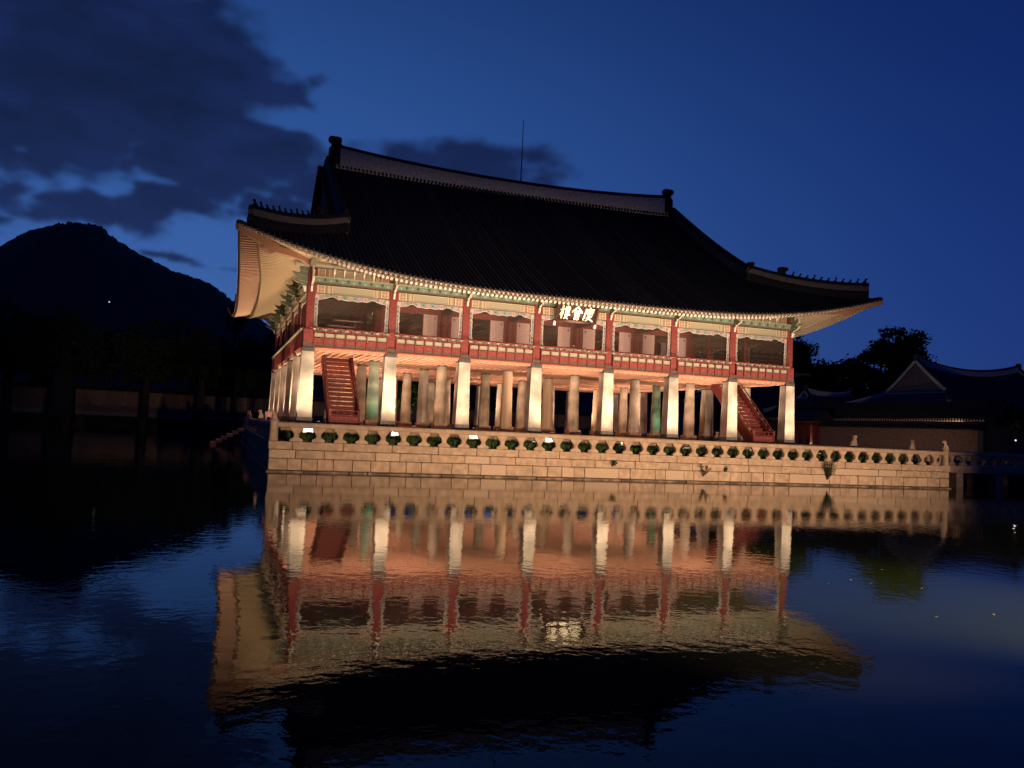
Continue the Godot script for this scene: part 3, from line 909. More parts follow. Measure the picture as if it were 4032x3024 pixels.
func inner_hall(root: Node3D) -> void:
	# dark plank ceiling with cross beams
	var cl := MB.new()
	cl.box(Vector3(CX, 10.98, CZ), Vector3(34.0, 0.1, 27.8))
	shape("hall_ceiling", cl, M["brown_wood"], root)
	for j in 26:
		var b := MB.new()
		b.box(Vector3(CX, 10.87, ZS[5] + 0.8 + 1.08 * j), Vector3(33.6, 0.12, 0.16))
		shape("ceiling_joist", b, M["brown_wood"], root)
	for i in range(0, 8):
		var b := MB.new()
		b.block(T(XS[i], 10.35, CZ), Vector3(0.32, 0.5, 27.6), 0.04)
		shape("cross_beam", b, M["brown_beam"], root)
	# lintels of the inner ring
	for i in range(1, 6):
		for j in [1, 4]:
			var w: float = XS[i + 1] - XS[i]
			var b := MB.new()
			b.block(T((XS[i] + XS[i + 1]) / 2, 10.4, ZS[j]), Vector3(w - 0.56, 0.6, 0.2), 0.02)
			shape("lintel", b, M["red_wood"], root)
	for j in range(1, 4):
		for i in [1, 6]:
			var w: float = ZS[j] - ZS[j + 1]
			var b := MB.new()
			b.block(T(XS[i], 10.4, (ZS[j] + ZS[j + 1]) / 2), Vector3(0.2, 0.6, w - 0.56), 0.02)
			shape("lintel", b, M["red_wood"], root)
	# folded paper doors beside the posts of the inner ring
	var dm := MB.new()
	dm.box(Vector3(0, 1.52, 0), Vector3(0.98, 3.04, 0.05))
	var dmm := dm.mesh()
	var ring := MB.new()
	for k in 12:
		var a := TAU * k / 12
		var b2 := TAU * (k + 1) / 12
		ring.tube([Vector3(cos(a), sin(a) - 1.0, 0) * 0.05, Vector3(cos(b2), sin(b2) - 1.0, 0) * 0.05], [0.013, 0.013], 5)
	ring.box(Vector3(0, 0.02, 0), Vector3(0.05, 0.09, 0.03))
	var ringm := ring.mesh()
	var fr := MB.new()
	for q in [[-0.5, 1.52, 0.05, 3.1], [0.5, 1.52, 0.05, 3.1]]:
		fr.box(Vector3(q[0], q[1], -0.01), Vector3(q[2], q[3], 0.06))
	var frm := fr.mesh()
	for i in range(1, 7):
		for s in [-1, 1]:
			if (i == 1 and s < 0) or (i == 6 and s > 0):
				continue
			for j in [1, 4]:
				var d := part("door", dmm, M["paper"], root, T(XS[i] + s * 1.0, 7.06, ZS[j] + 0.03))
				if j == 1:
					part("door_ring", ringm, M["iron"], d, T(-s * 0.3, 2.84, 0.045))
				part("stile", frm, M["red_dark"], d, T(0, 0, -0.012))
	for j in range(1, 5):
		for s in [-1, 1]:
			if (j == 1 and s > 0) or (j == 4 and s < 0):
				continue
			for i in [1, 6]:
				part("door", dmm, M["paper"], root, Transform3D(Basis(Vector3.UP, PI / 2), Vector3(XS[i] - 0.03, 7.06, ZS[j] + s * 1.0)))
	# red board walls beside the doors, up to the posts
	var pn := MB.new()
	pn.block(T(0, 1.55, 0), Vector3(0.22, 3.1, 0.08), 0.01)
	var pnm := pn.mesh()
	for i in range(1, 7):
		for s in [-1, 1]:
			if (i == 1 and s < 0) or (i == 6 and s > 0):
				continue
			part("jamb", pnm, M["red_dark"], root, T(XS[i] + s * 0.39, 7.05, ZS[1]))
	# doors of the west gallery lifted flat and hung from the ceiling
	var hd := MB.new()
	hd.box(Vector3.ZERO, Vector3(2.0, 0.05, 1.5))
	for z in [-8.9, -12.4, -14.4]:
		shape("lifted_door", hd, M["paper"], root, Transform3D(Basis(Vector3.RIGHT, 0.05), Vector3(3.5, 9.55, z)))

func railing(side: Node3D, us: Array, detail: bool) -> void:
	var strut := MB.new()
	strut.tube([Vector3(0, 0, 0), Vector3(0, 0.14, 0), Vector3(0, 0.24, 0), Vector3(0, 0.4, 0), Vector3(0, 0.52, 0), Vector3(0, 0.66, 0), Vector3(0, 0.78, 0), Vector3(0, 0.98, 0)], [0.05, 0.032, 0.055, 0.034, 0.055, 0.036, 0.05, 0.035], 6)
	var strutm := strut.mesh()
	var lotus := MB.new()
	lotus.lathe(T(0, 0, 0), [Vector2(0.03, 0), Vector2(0.05, 0.05), Vector2(0.135, 0.1), Vector2(0.14, 0.13), Vector2(0.0, 0.14)], 8)
	var lotusm := lotus.mesh()
	for k in us.size() - 1:
		var u0: float = us[k] + 0.24
		var u1: float = us[k + 1] - 0.24
		var n := maxi(5, roundi((u1 - u0) / 0.63))
		var cell := (u1 - u0 - 0.08) / n
		var w := 0.34
		var rl := MB.new()
		rl.tube([Vector3(u0 - 0.24, 7.97, w), Vector3(u1 + 0.24, 7.97, w)], [0.05, 0.05], 8)
		var hr := MB.new()
		for y in [7.335, 7.74]:
			hr.box(Vector3((u0 + u1) / 2, y, w - 0.02), Vector3(u1 - u0, 0.055, 0.07))
		hr.box(Vector3((u0 + u1) / 2, 6.81, w - 0.02), Vector3(u1 - u0, 0.06, 0.09))
		shape("railing", hr, M["red_wood"], side)
		shape("hand_rail", rl, M["red_wood"], side)
		if not detail:
			var b := MB.new()
			b.box(Vector3((u0 + u1) / 2, 7.28, w - 0.07), Vector3(u1 - u0, 0.86, 0.04))
			shape("rail_board", b, M["red_wood"], side)
			continue
		var a := MB.new()
		a.block(Transform3D(), Vector3(cell - 0.05, 0.53, 0.05), 0.012)
		var am := a.mesh()
		var c := MB.new()
		c.block(Transform3D(), Vector3(cell - 0.08, 0.28, 0.045), 0.012)
		var cm := c.mesh()
		var h := MB.new()
		h.block(T(-cell * 0.24, 0, 0), Vector3(cell * 0.4, 0.13, 0.04), 0.01)
		h.block(T(cell * 0.24, 0, 0), Vector3(cell * 0.4, 0.13, 0.04), 0.01)
		var hm := h.mesh()
		for i in n + 1:
			var u := u0 + 0.04 + cell * i
			part("strut", strutm, M["red_wood"], side, T(u, 6.8, w + 0.03))
			part("lotus_bracket", lotusm, M["lotus"], side, T(u, 7.79, w + 0.02))
			if i < n:
				part("red_panel", am, M["red_wood"], side, T(u + cell / 2, 7.043, w - 0.06))
				part("cream_panel", cm, M["cream"], side, T(u + cell / 2, 7.535, w - 0.065))
				part("vent_panel", hm, M["lotus"], side, T(u + cell / 2, 7.85, w - 0.07))

func carved_frame(side: Node3D, u0: float, u1: float) -> void:
	# the scalloped, painted frame inside an opening
	var ks := [0.0, 0.06, 0.12, 0.17, 0.22, 0.26, 0.29, 0.35, 0.43, 0.5, 0.57, 0.65, 0.71, 0.74, 0.78, 0.83, 0.88, 0.94, 1.0]
	var hs := [0.34, 0.29, 0.25, 0.15, 0.13, 0.2, 0.28, 0.25, 0.3, 0.25, 0.3, 0.25, 0.28, 0.2, 0.13, 0.15, 0.25, 0.29, 0.34]
	var top := 10.05
	var pal := [Color(0.17, 0.26, 0.21), Color(0.34, 0.25, 0.29), Color(0.2, 0.28, 0.22), Color(0.28, 0.24, 0.31), Color(0.38, 0.3, 0.27)]
	var inner := []
	# down the left, along the top, down the right: pairs of inner and outer points
	var pts := []
	var sn := 13
	var in_l := u0 + 0.2
	var in_r := u1 - 0.2
	for i in sn:
		var y := lerpf(8.0, top - 0.34, float(i) / sn)
		var wd := 0.15 + 0.05 * absf(sin(i * 1.25)) + 0.07 * exp(-i * 0.9)
		pts.append([Vector2(u0 + wd, y), Vector2(u0, y)])
	for i in ks.size():
		pts.append([Vector2(lerpf(in_l, in_r, ks[i]), top - hs[i]), Vector2(lerpf(u0, u1, ks[i]), top)])
	for i in range(sn - 1, -1, -1):
		var y := lerpf(8.0, top - 0.34, float(i) / sn)
		var wd := 0.15 + 0.05 * absf(sin(i * 1.25 + 0.4)) + 0.07 * exp(-i * 0.9)
		pts.append([Vector2(u1 - wd, y), Vector2(u1, y)])
	var b := MB.new()
	b.colored = true
	var e := MB.new()
	var f := 0.1
	for i in pts.size() - 1:
		var p: Vector2 = pts[i][0]
		var q: Vector2 = pts[i + 1][0]
		var po: Vector2 = pts[i][1]
		var qo: Vector2 = pts[i + 1][1]
		var col: Color = pal[i % 5]
		b.quad(Vector3(p.x, p.y, f), Vector3(po.x, po.y, f), Vector3(qo.x, qo.y, f), Vector3(q.x, q.y, f), col)
		b.quad(Vector3(po.x, po.y, f - 0.06), Vector3(p.x, p.y, f - 0.06), Vector3(q.x, q.y, f - 0.06), Vector3(qo.x, qo.y, f - 0.06), col)
		# dark scrolls cut in the panel
		if i % 2 == 0:
			var m := (p + q + po + qo) / 4.0
			b.lathe(Transform3D(Basis(Vector3.RIGHT, PI / 2), Vector3(m.x, m.y, f + 0.001)), [Vector2(0.045, 0.0), Vector2(0.04, 0.012), Vector2(0.0, 0.012)], 6, col * 0.35)
		e.tube([Vector3(p.x, p.y, f - 0.01), Vector3(q.x, q.y, f - 0.01)], [0.026, 0.026], 5)
	# rosettes in the upper corners
	for u in [u0 + 0.13, u1 - 0.13]:
		b.lathe(Transform3D(Basis(Vector3.RIGHT, PI / 2), Vector3(u, top - 0.17, f + 0.005)), [Vector2(0.14, 0.0), Vector2(0.13, 0.03), Vector2(0.05, 0.035), Vector2(0.0, 0.05)], 9, Color(0.55, 0.36, 0.32))
	shape("carved_frame", b, M["painted"], side)
	shape("carved_edge", e, M["edge_paint"], side)

func painted_beam(b: MB, u0: float, u1: float, y0: float, y1: float, z: float, plain: Color) -> void:
	# paint in bands: patterned ends round a plain middle; each band a proud board butted to the next
	var ends := [[0.1, Color(0.3, 0.09, 0.06)], [0.05, Color(0.6, 0.52, 0.42)], [0.36, Color(0.42, 0.28, 0.18)], [0.05, Color(0.62, 0.54, 0.44)], [0.06, Color(0.32, 0.12, 0.08)], [0.12, Color(0.25, 0.26, 0.16)], [0.05, Color(0.55, 0.4, 0.33)], [0.12, Color(0.42, 0.33, 0.2)], [0.05, Color(0.26, 0.13, 0.08)], [0.04, Color(0.58, 0.5, 0.38)]]
	var h := y1 - y0
	var ym := (y0 + y1) / 2
	var a := u0
	var c := u1
	for k in ends.size():
		var w: float = ends[k][0]
		var d := 0.05 + 0.004 * (k % 3)
		b.box(Vector3(a + w / 2, ym, z + d / 2), Vector3(w, h, d), ends[k][1])
		b.box(Vector3(c - w / 2, ym, z + d / 2), Vector3(w, h, d), ends[k][1])
		if k == 2:
			for s in [a + w / 2, c - w / 2]:
				for q in [[0, 0, Color(0.55, 0.34, 0.28)], [-0.11, 0.12, Color(0.17, 0.27, 0.18)], [0.11, 0.12, Color(0.17, 0.27, 0.18)], [-0.11, -0.12, Color(0.2, 0.25, 0.14)], [0.11, -0.12, Color(0.2, 0.25, 0.14)]]:
					b.lathe(Transform3D(Basis(Vector3.RIGHT, PI / 2), Vector3(s + q[0], ym + q[1] * h / 0.5, z + d)), [Vector2(0.06, 0.0), Vector2(0.05, 0.008), Vector2(0.0, 0.01)], 7, q[2])
		a += w
		c -= w
	b.box(Vector3((a + c) / 2, ym, z + 0.02), Vector3(c - a, h, 0.04), plain)
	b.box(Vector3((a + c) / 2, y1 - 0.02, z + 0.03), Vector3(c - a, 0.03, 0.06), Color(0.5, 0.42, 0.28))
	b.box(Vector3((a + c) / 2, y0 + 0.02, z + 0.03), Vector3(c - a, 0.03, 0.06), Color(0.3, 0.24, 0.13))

func bracket_poly() -> PackedVector2Array:
	# the winged bracket on a post head, seen from the side: x outwards, y up
	return PackedVector2Array([Vector2(-0.2, 0.0), Vector2(0.25, -0.3), Vector2(0.5, -0.36), Vector2(0.43, -0.2), Vector2(0.7, -0.17), Vector2(1.0, -0.04), Vector2(1.22, 0.16), Vector2(0.95, 0.09), Vector2(0.7, 0.11),
		Vector2(0.61, 0.21), Vector2(0.85, 0.29), Vector2(1.05, 0.43), Vector2(1.16, 0.62), Vector2(0.92, 0.55), Vector2(0.68, 0.54), Vector2(0.6, 0.7), Vector2(0.72, 0.98), Vector2(-0.2, 0.98)])

func facade(root: Node3D, s: int) -> void:
	var side := Node3D.new()
	side.transform = side_frame(s)
	put(side, ["front_facade", "west_facade", "back_facade", "east_facade"][s], root)
	var us := side_us(s)
	var detail := s < 2
	railing(side, us, detail)
	var last: float = us[us.size() - 1]
	var pur := MB.new()
	pur.tube([Vector3(-1.0, 11.78, 0), Vector3(last + 1.0, 11.78, 0)], [0.21, 0.21], 14)
	shape("purlin", pur, M["cream"], side)
	var br := bracket_poly()
	var bm := MB.new()
	bm.colored = true
	var bt := Transform3D(Basis(Vector3(0, 0, 1), Vector3.UP, Vector3(-1, 0, 0)), Vector3.ZERO)
	bm.prism(bt, br, 0.13, Color(0.13, 0.16, 0.11), Color(0.46, 0.37, 0.28))
	for q in [[0.1, -0.05, 0.8, 0.03], [0.1, 0.3, 0.75, 0.38], [0.05, 0.62, 0.5, 0.66]]:
		for sg in [-1.0, 1.0]:
			bm.boxx(Transform3D(Basis(Vector3.RIGHT, -0.18), Vector3(sg * 0.068, (q[1] + q[3]) / 2, (q[0] + q[2]) / 2)), Vector3(0.012, 0.035, q[2] - q[0]), Color(0.34, 0.3, 0.2))
	var bmm := bm.mesh()
	var nose := MB.new()
	nose.prism(bt, PackedVector2Array([Vector2(0.2, -0.5), Vector2(0.3, -0.5), Vector2(0.36, -0.25), Vector2(0.5, 0.0), Vector2(0.4, 0.02), Vector2(0.2, -0.2)]), 0.1)
	var nosem := nose.mesh()
	for k in us.size():
		part("post_bracket", bmm, M["painted"], side, Transform3D(Basis().scaled(Vector3(1, 0.9, 0.88)), Vector3(us[k], 10.72, 0.14)))
		part("bracket_nose", nosem, M["white_paint"], side, T(us[k], 10.6, 0.1))
	for k in us.size() - 1:
		var u0: float = us[k] + 0.235
		var u1: float = us[k + 1] - 0.235
		var w := u1 - u0
		var um := (u0 + u1) / 2
		var net := MB.new()
		net.box(Vector3(um, 9.0, -0.05), Vector3(w, 2.1, 0.004))
		shape("bird_net", net, M["net"], side)
		carved_frame(side, u0, u1)
		var bb := MB.new()
		bb.colored = true
		bb.box(Vector3(um, 10.32, 0), Vector3(w, 0.5, 0.36), Color(0.2, 0.13, 0.08))
		painted_beam(bb, u0, u1, 10.09, 10.55, 0.18, Color(0.33, 0.31, 0.225))
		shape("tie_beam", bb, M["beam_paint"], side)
		# the green scroll board above it
		var g := MB.new()
		g.colored = true
		g.box(Vector3(um, 10.83, 0.17), Vector3(w + 0.3, 0.3, 0.34), Color(0.19, 0.25, 0.195))
		g.box(Vector3(um, 10.64, 0.17), Vector3(w + 0.3, 0.07, 0.4), Color(0.13, 0.09, 0.055))
		g.box(Vector3(um, 11.005, 0.18), Vector3(w + 0.3, 0.045, 0.37), Color(0.34, 0.36, 0.25))
		var n := int(w / 0.34)
		for i in n:
			var u := u0 + (i + 0.5) * w / n
			g.lathe(Transform3D(Basis(Vector3.RIGHT, PI / 2), Vector3(u, 10.83 + 0.03 * (1 if i % 2 else -1), 0.34)), [Vector2(0.1, 0.0), Vector2(0.085, 0.02), Vector2(0.0, 0.02)], 8, Color(0.07, 0.12, 0.09) if i % 2 else Color(0.24, 0.36, 0.28))
		shape("scroll_board", g, M["painted"], side)
		# the panels and bent brackets between the scroll board and the purlin
		var pb := MB.new()
		pb.colored = true
		pb.box(Vector3(um, 11.3, 0.0), Vector3(w, 0.6, 0.1), Color(0.12, 0.08, 0.05))
		painted_beam(pb, u0, u1, 11.04, 11.55, 0.06, Color(0.33, 0.3, 0.22))
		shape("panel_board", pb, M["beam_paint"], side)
		if detail:
			var dv := MB.new()
			dv.prism(bt, PackedVector2Array([Vector2(0, 0.0), Vector2(0.1, 0.0), Vector2(0.13, 0.2), Vector2(0.24, 0.3), Vector2(0.27, 0.52), Vector2(0, 0.52)]), 0.07)
			var dvm := dv.mesh()
			for i in 5:
				part("bent_bracket", dvm, M["white_paint"], side, T(lerpf(u0 + 1.05, u1 - 1.05, i / 4.0), 11.03, 0.12))

func stair(called: String, x: float, label: String) -> void:
	# a steep enclosed red stair that comes down towards the viewer
	var t := thing(called, Vector3(x, PF, 0.8), label, "staircase", "red staircases under the pavilion")
	var top := Vector3(0, 4.55, -5.2)
	var n := 15
	for i in n:
		var f := (i + 0.5) / n
		var b := MB.new()
		b.block(T(0, 4.3 * f + 0.2, -5.1 * f), Vector3(1.62, 0.06, 0.36), 0.012)
		b.box(Vector3(0, 4.3 * f + 0.09, -5.1 * f + 0.09), Vector3(1.6, 0.16, 0.03))
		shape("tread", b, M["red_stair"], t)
	var ang := atan2(top.y, -top.z)
	var l := top.length()
	for s in [-1.0, 1.0]:
		var b := MB.new()
		b.prism(Transform3D(Basis(Vector3(0, 0, -1), Vector3.UP, Vector3(1, 0, 0)), Vector3(s * 0.87, 0, 0)), PackedVector2Array([Vector2(-0.1, 0), Vector2(0.5, 0), Vector2(5.35, 4.15), Vector2(5.2, 4.58), Vector2(4.8, 4.58), Vector2(-0.1, 0.5)]), 0.1)
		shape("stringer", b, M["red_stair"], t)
		var r := MB.new()
		r.tube([Vector3(s * 0.87, 1.0, 0.05), Vector3(s * 0.87, 4.75, -4.25)], [0.045, 0.045], 7)
		shape("hand_rail", r, M["red_stair"], t)
		var w := MB.new()
		w.prism(Transform3D(Basis(Vector3(0, 0, -1), Vector3.UP, Vector3(1, 0, 0)), Vector3(s * 0.87, 0, 0)), PackedVector2Array([Vector2(0.0, 0.55), Vector2(4.8, 4.55), Vector2(4.3, 4.55), Vector2(0.0, 0.86)]), 0.04)
		shape("side_board", w, M["red_dark"], t)
		var k := MB.new()
		for i in 9:
			var f := (i + 0.5) / 9
			k.boxx(Transform3D(Basis(Vector3.RIGHT, ang - 0.1), Vector3(s * 0.87, 0.93 + 3.6 * f, -0.1 - 4.2 * f)), Vector3(0.05, 0.08, 0.2))
		var kk := shape("rail_blocks", k, M["cream"], t)
		kind(kk, "stuff")
	# the gate that closes the foot of it
	var g := MB.new()
	for s in [-1.0, 1.0]:
		g.block(T(s * 0.87, 0.52, 0.16), Vector3(0.1, 1.08, 0.1), 0.01)
	for y in [0.06, 0.36, 0.64, 0.72, 0.95]:
		g.block(T(0, y, 0.16), Vector3(1.66, 0.06, 0.08), 0.01)
	for i in 5:
		g.block(T(-0.8 + 0.4 * i, 0.83, 0.16), Vector3(0.08, 0.2, 0.07), 0.01)
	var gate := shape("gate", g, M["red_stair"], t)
	for y in [0.21, 0.5]:
		var b := MB.new()
		b.block(T(0, y, 0.14), Vector3(1.62, 0.25, 0.04), 0.008)
		shape("gate_board", b, M["red_dark"], gate)

func name_board() -> void:
	# the board over the middle bay, leaning out at the top, with three written characters
	var t := thing("name_board", Vector3(16.95, 9.68, 0.62), "dark board with three large white written characters under the front eaves", "sign board")
	var b := Basis(Vector3.RIGHT, 0.42)
	var fr := func(x: float, y: float, z := 0.0) -> Transform3D: return Transform3D(b, b * Vector3(x, y, z))
	var bd := MB.new()
	bd.boxx(fr.call(0, 0.62), Vector3(2.7, 1.2, 0.08))
	shape("board", bd, M["board_brown"], t)
	var lo := MB.new()
	lo.boxx(fr.call(0, 0.07, 0.06), Vector3(2.9, 0.16, 0.1))
	lo.boxx(fr.call(0, 1.25, 0.06), Vector3(3.0, 0.1, 0.1))
	for s in [-1.0, 1.0]:
		lo.boxx(fr.call(s * 1.42, 0.62, 0.06), Vector3(0.13, 1.36, 0.1))
	shape("frame", lo, M["frame_wood"], t)
	var ft := MB.new()
	for s in [-1.0, 1.0]:
		ft.boxx(fr.call(s * 1.45, -0.14, 0.06), Vector3(0.15, 0.3, 0.1))
	shape("frame_foot", ft, M["white_paint"], t)
	# strokes in a unit square, each x0 y0 x1 y1 and thickness
	var glyphs := [
		# left: tree radical with the tower phonetic
		[[0.02, 0.68, 0.4, 0.74, 0.1], [0.21, 1.0, 0.2, 0.0, 0.12], [0.2, 0.66, 0.02, 0.3, 0.09], [0.24, 0.62, 0.36, 0.42, 0.08],
			[0.5, 0.92, 0.92, 0.95, 0.07], [0.46, 0.8, 0.98, 0.83, 0.08], [0.5, 0.68, 0.93, 0.7, 0.07], [0.54, 0.96, 0.52, 0.67, 0.07], [0.9, 0.98, 0.9, 0.68, 0.07], [0.71, 1.03, 0.7, 0.5, 0.08],
			[0.53, 0.57, 0.9, 0.59, 0.07], [0.54, 0.58, 0.54, 0.45, 0.06], [0.9, 0.6, 0.88, 0.45, 0.06], [0.53, 0.46, 0.9, 0.47, 0.06],
			[0.44, 0.31, 1.0, 0.34, 0.09], [0.68, 0.44, 0.5, 0.16, 0.08], [0.5, 0.17, 0.86, -0.02, 0.09], [0.86, 0.34, 0.46, 0.0, 0.09]],
		# middle: the meeting character
		[[0.5, 1.02, 0.0, 0.6, 0.12], [0.5, 1.02, 1.0, 0.58, 0.14], [0.32, 0.68, 0.68, 0.7, 0.08], [0.24, 0.58, 0.76, 0.6, 0.07], [0.26, 0.58, 0.26, 0.38, 0.08], [0.76, 0.6, 0.75, 0.38, 0.08], [0.5, 0.7, 0.5, 0.38, 0.08],
			[0.38, 0.54, 0.42, 0.46, 0.06], [0.62, 0.54, 0.58, 0.46, 0.06], [0.26, 0.39, 0.75, 0.39, 0.07], [0.3, 0.31, 0.7, 0.32, 0.08], [0.31, 0.32, 0.3, -0.02, 0.09], [0.7, 0.32, 0.69, -0.02, 0.09], [0.31, 0.16, 0.69, 0.16, 0.07], [0.31, 0.0, 0.69, 0.0, 0.08]],
		# right: the felicitous character
		[[0.52, 1.04, 0.58, 0.94, 0.11], [0.12, 0.88, 0.96, 0.91, 0.1], [0.16, 0.88, 0.0, 0.02, 0.11], [0.26, 0.76, 0.92, 0.78, 0.07], [0.46, 0.86, 0.46, 0.62, 0.07], [0.7, 0.87, 0.7, 0.63, 0.07], [0.28, 0.63, 0.92, 0.65, 0.08], [0.9, 0.78, 0.9, 0.64, 0.07],
			[0.28, 0.53, 0.36, 0.44, 0.07], [0.44, 0.55, 0.6, 0.43, 0.08], [0.6, 0.56, 0.64, 0.48, 0.07], [0.78, 0.56, 0.86, 0.47, 0.08], [0.5, 0.4, 0.28, 0.16, 0.08], [0.4, 0.34, 0.8, 0.36, 0.08], [0.8, 0.36, 0.24, -0.04, 0.09], [0.4, 0.22, 0.98, -0.04, 0.12]]]
	for g in 3:
		var m := MB.new()
		var s := 0
		for q in glyphs[g]:
			s += 1
			var p0 := Vector2(q[0] - 0.5, q[1] - 0.5) * Vector2(0.68, 0.84)
			var p1 := Vector2(q[2] - 0.5, q[3] - 0.5) * Vector2(0.68, 0.84)
			var d := p1 - p0
			var th: float = q[4] * 0.95
			var nn := Vector2(-d.y, d.x).normalized() * th / 2
			var e := d.normalized() * th * 0.45
			var poly := PackedVector2Array([p0 - nn * 0.8, p0 - e, p0 + nn, p1 + nn * 0.8, p1 + e, p1 - nn])
			m.prism(fr.call(-0.85 + 0.85 * g, 0.64, 0.055 + 0.0015 * s), poly, 0.02)
		shape("character", m, M["letter_paint"], t)

# ---------------------------------------------------------------- roof
func figure(kind_: int) -> MB:
	# a small seated roof figure, looking along +x
	var b := MB.new()
	var h: float = [0.42, 0.46, 0.4][kind_ % 3]
	b.tube([Vector3(-0.12, 0, 0), Vector3(-0.06, 0.16, 0), Vector3(0.06, 0.3, 0), Vector3(0.1, h - 0.08, 0)], [0.09, 0.09, 0.07, 0.05], 6)
	b.tube([Vector3(0.06, h - 0.06, 0), Vector3(0.12, h, 0), Vector3(0.2, h - 0.01, 0)], [0.05, 0.075, 0.035], 6)
	b.tube([Vector3(0.06, 0.28, 0.03), Vector3(0.16, 0.13, 0.03), Vector3(0.2, 0, 0.03)], [0.045, 0.035, 0.04], 5)
	b.tube([Vector3(0.06, 0.28, -0.03), Vector3(0.17, 0.13, -0.03), Vector3(0.21, 0, -0.03)], [0.045, 0.035, 0.04], 5)
	if kind_ % 3 == 1:
		b.tube([Vector3(0.1, h + 0.03, 0), Vector3(0.08, h + 0.14, 0)], [0.04, 0.015], 5)
	return b

func ridge_band(root: Node3D, called: String, path: Array, tops: Array, half: float, m: Material) -> Node3D:
	# a plastered ridge with a dark tile coping; path gives its foot, tops the height of it
	var b := MB.new()
	var cp := MB.new()
	for i in path.size() - 1:
		var p: Vector3 = path[i]
		var q: Vector3 = path[i + 1]
		var d := Vector3(q.x - p.x, 0, q.z - p.z).normalized()
		var s := d.cross(Vector3.UP) * half
		var pt := Vector3(p.x, tops[i], p.z)
		var qt := Vector3(q.x, tops[i + 1], q.z)
		b.quad(p + s, q + s, qt + s, pt + s)
		b.quad(q - s, p - s, pt - s, qt - s)
		b.quad(pt + s, qt + s, qt - s, pt - s)
		if i == 0:
			b.quad(p - s, p + s, pt + s, pt - s)
		if i == path.size() - 2:
			b.quad(q + s, q - s, qt - s, qt + s)
	var tp := []
	var rr := []
	for i in path.size():
		tp.append(Vector3(path[i].x, tops[i] + 0.03, path[i].z))
		rr.append(half * 1.05)
	cp.tube(tp, rr, 8)
	var o := shape(called, b, m, root)
	shape("coping", cp, M["tile"], root)
	return o

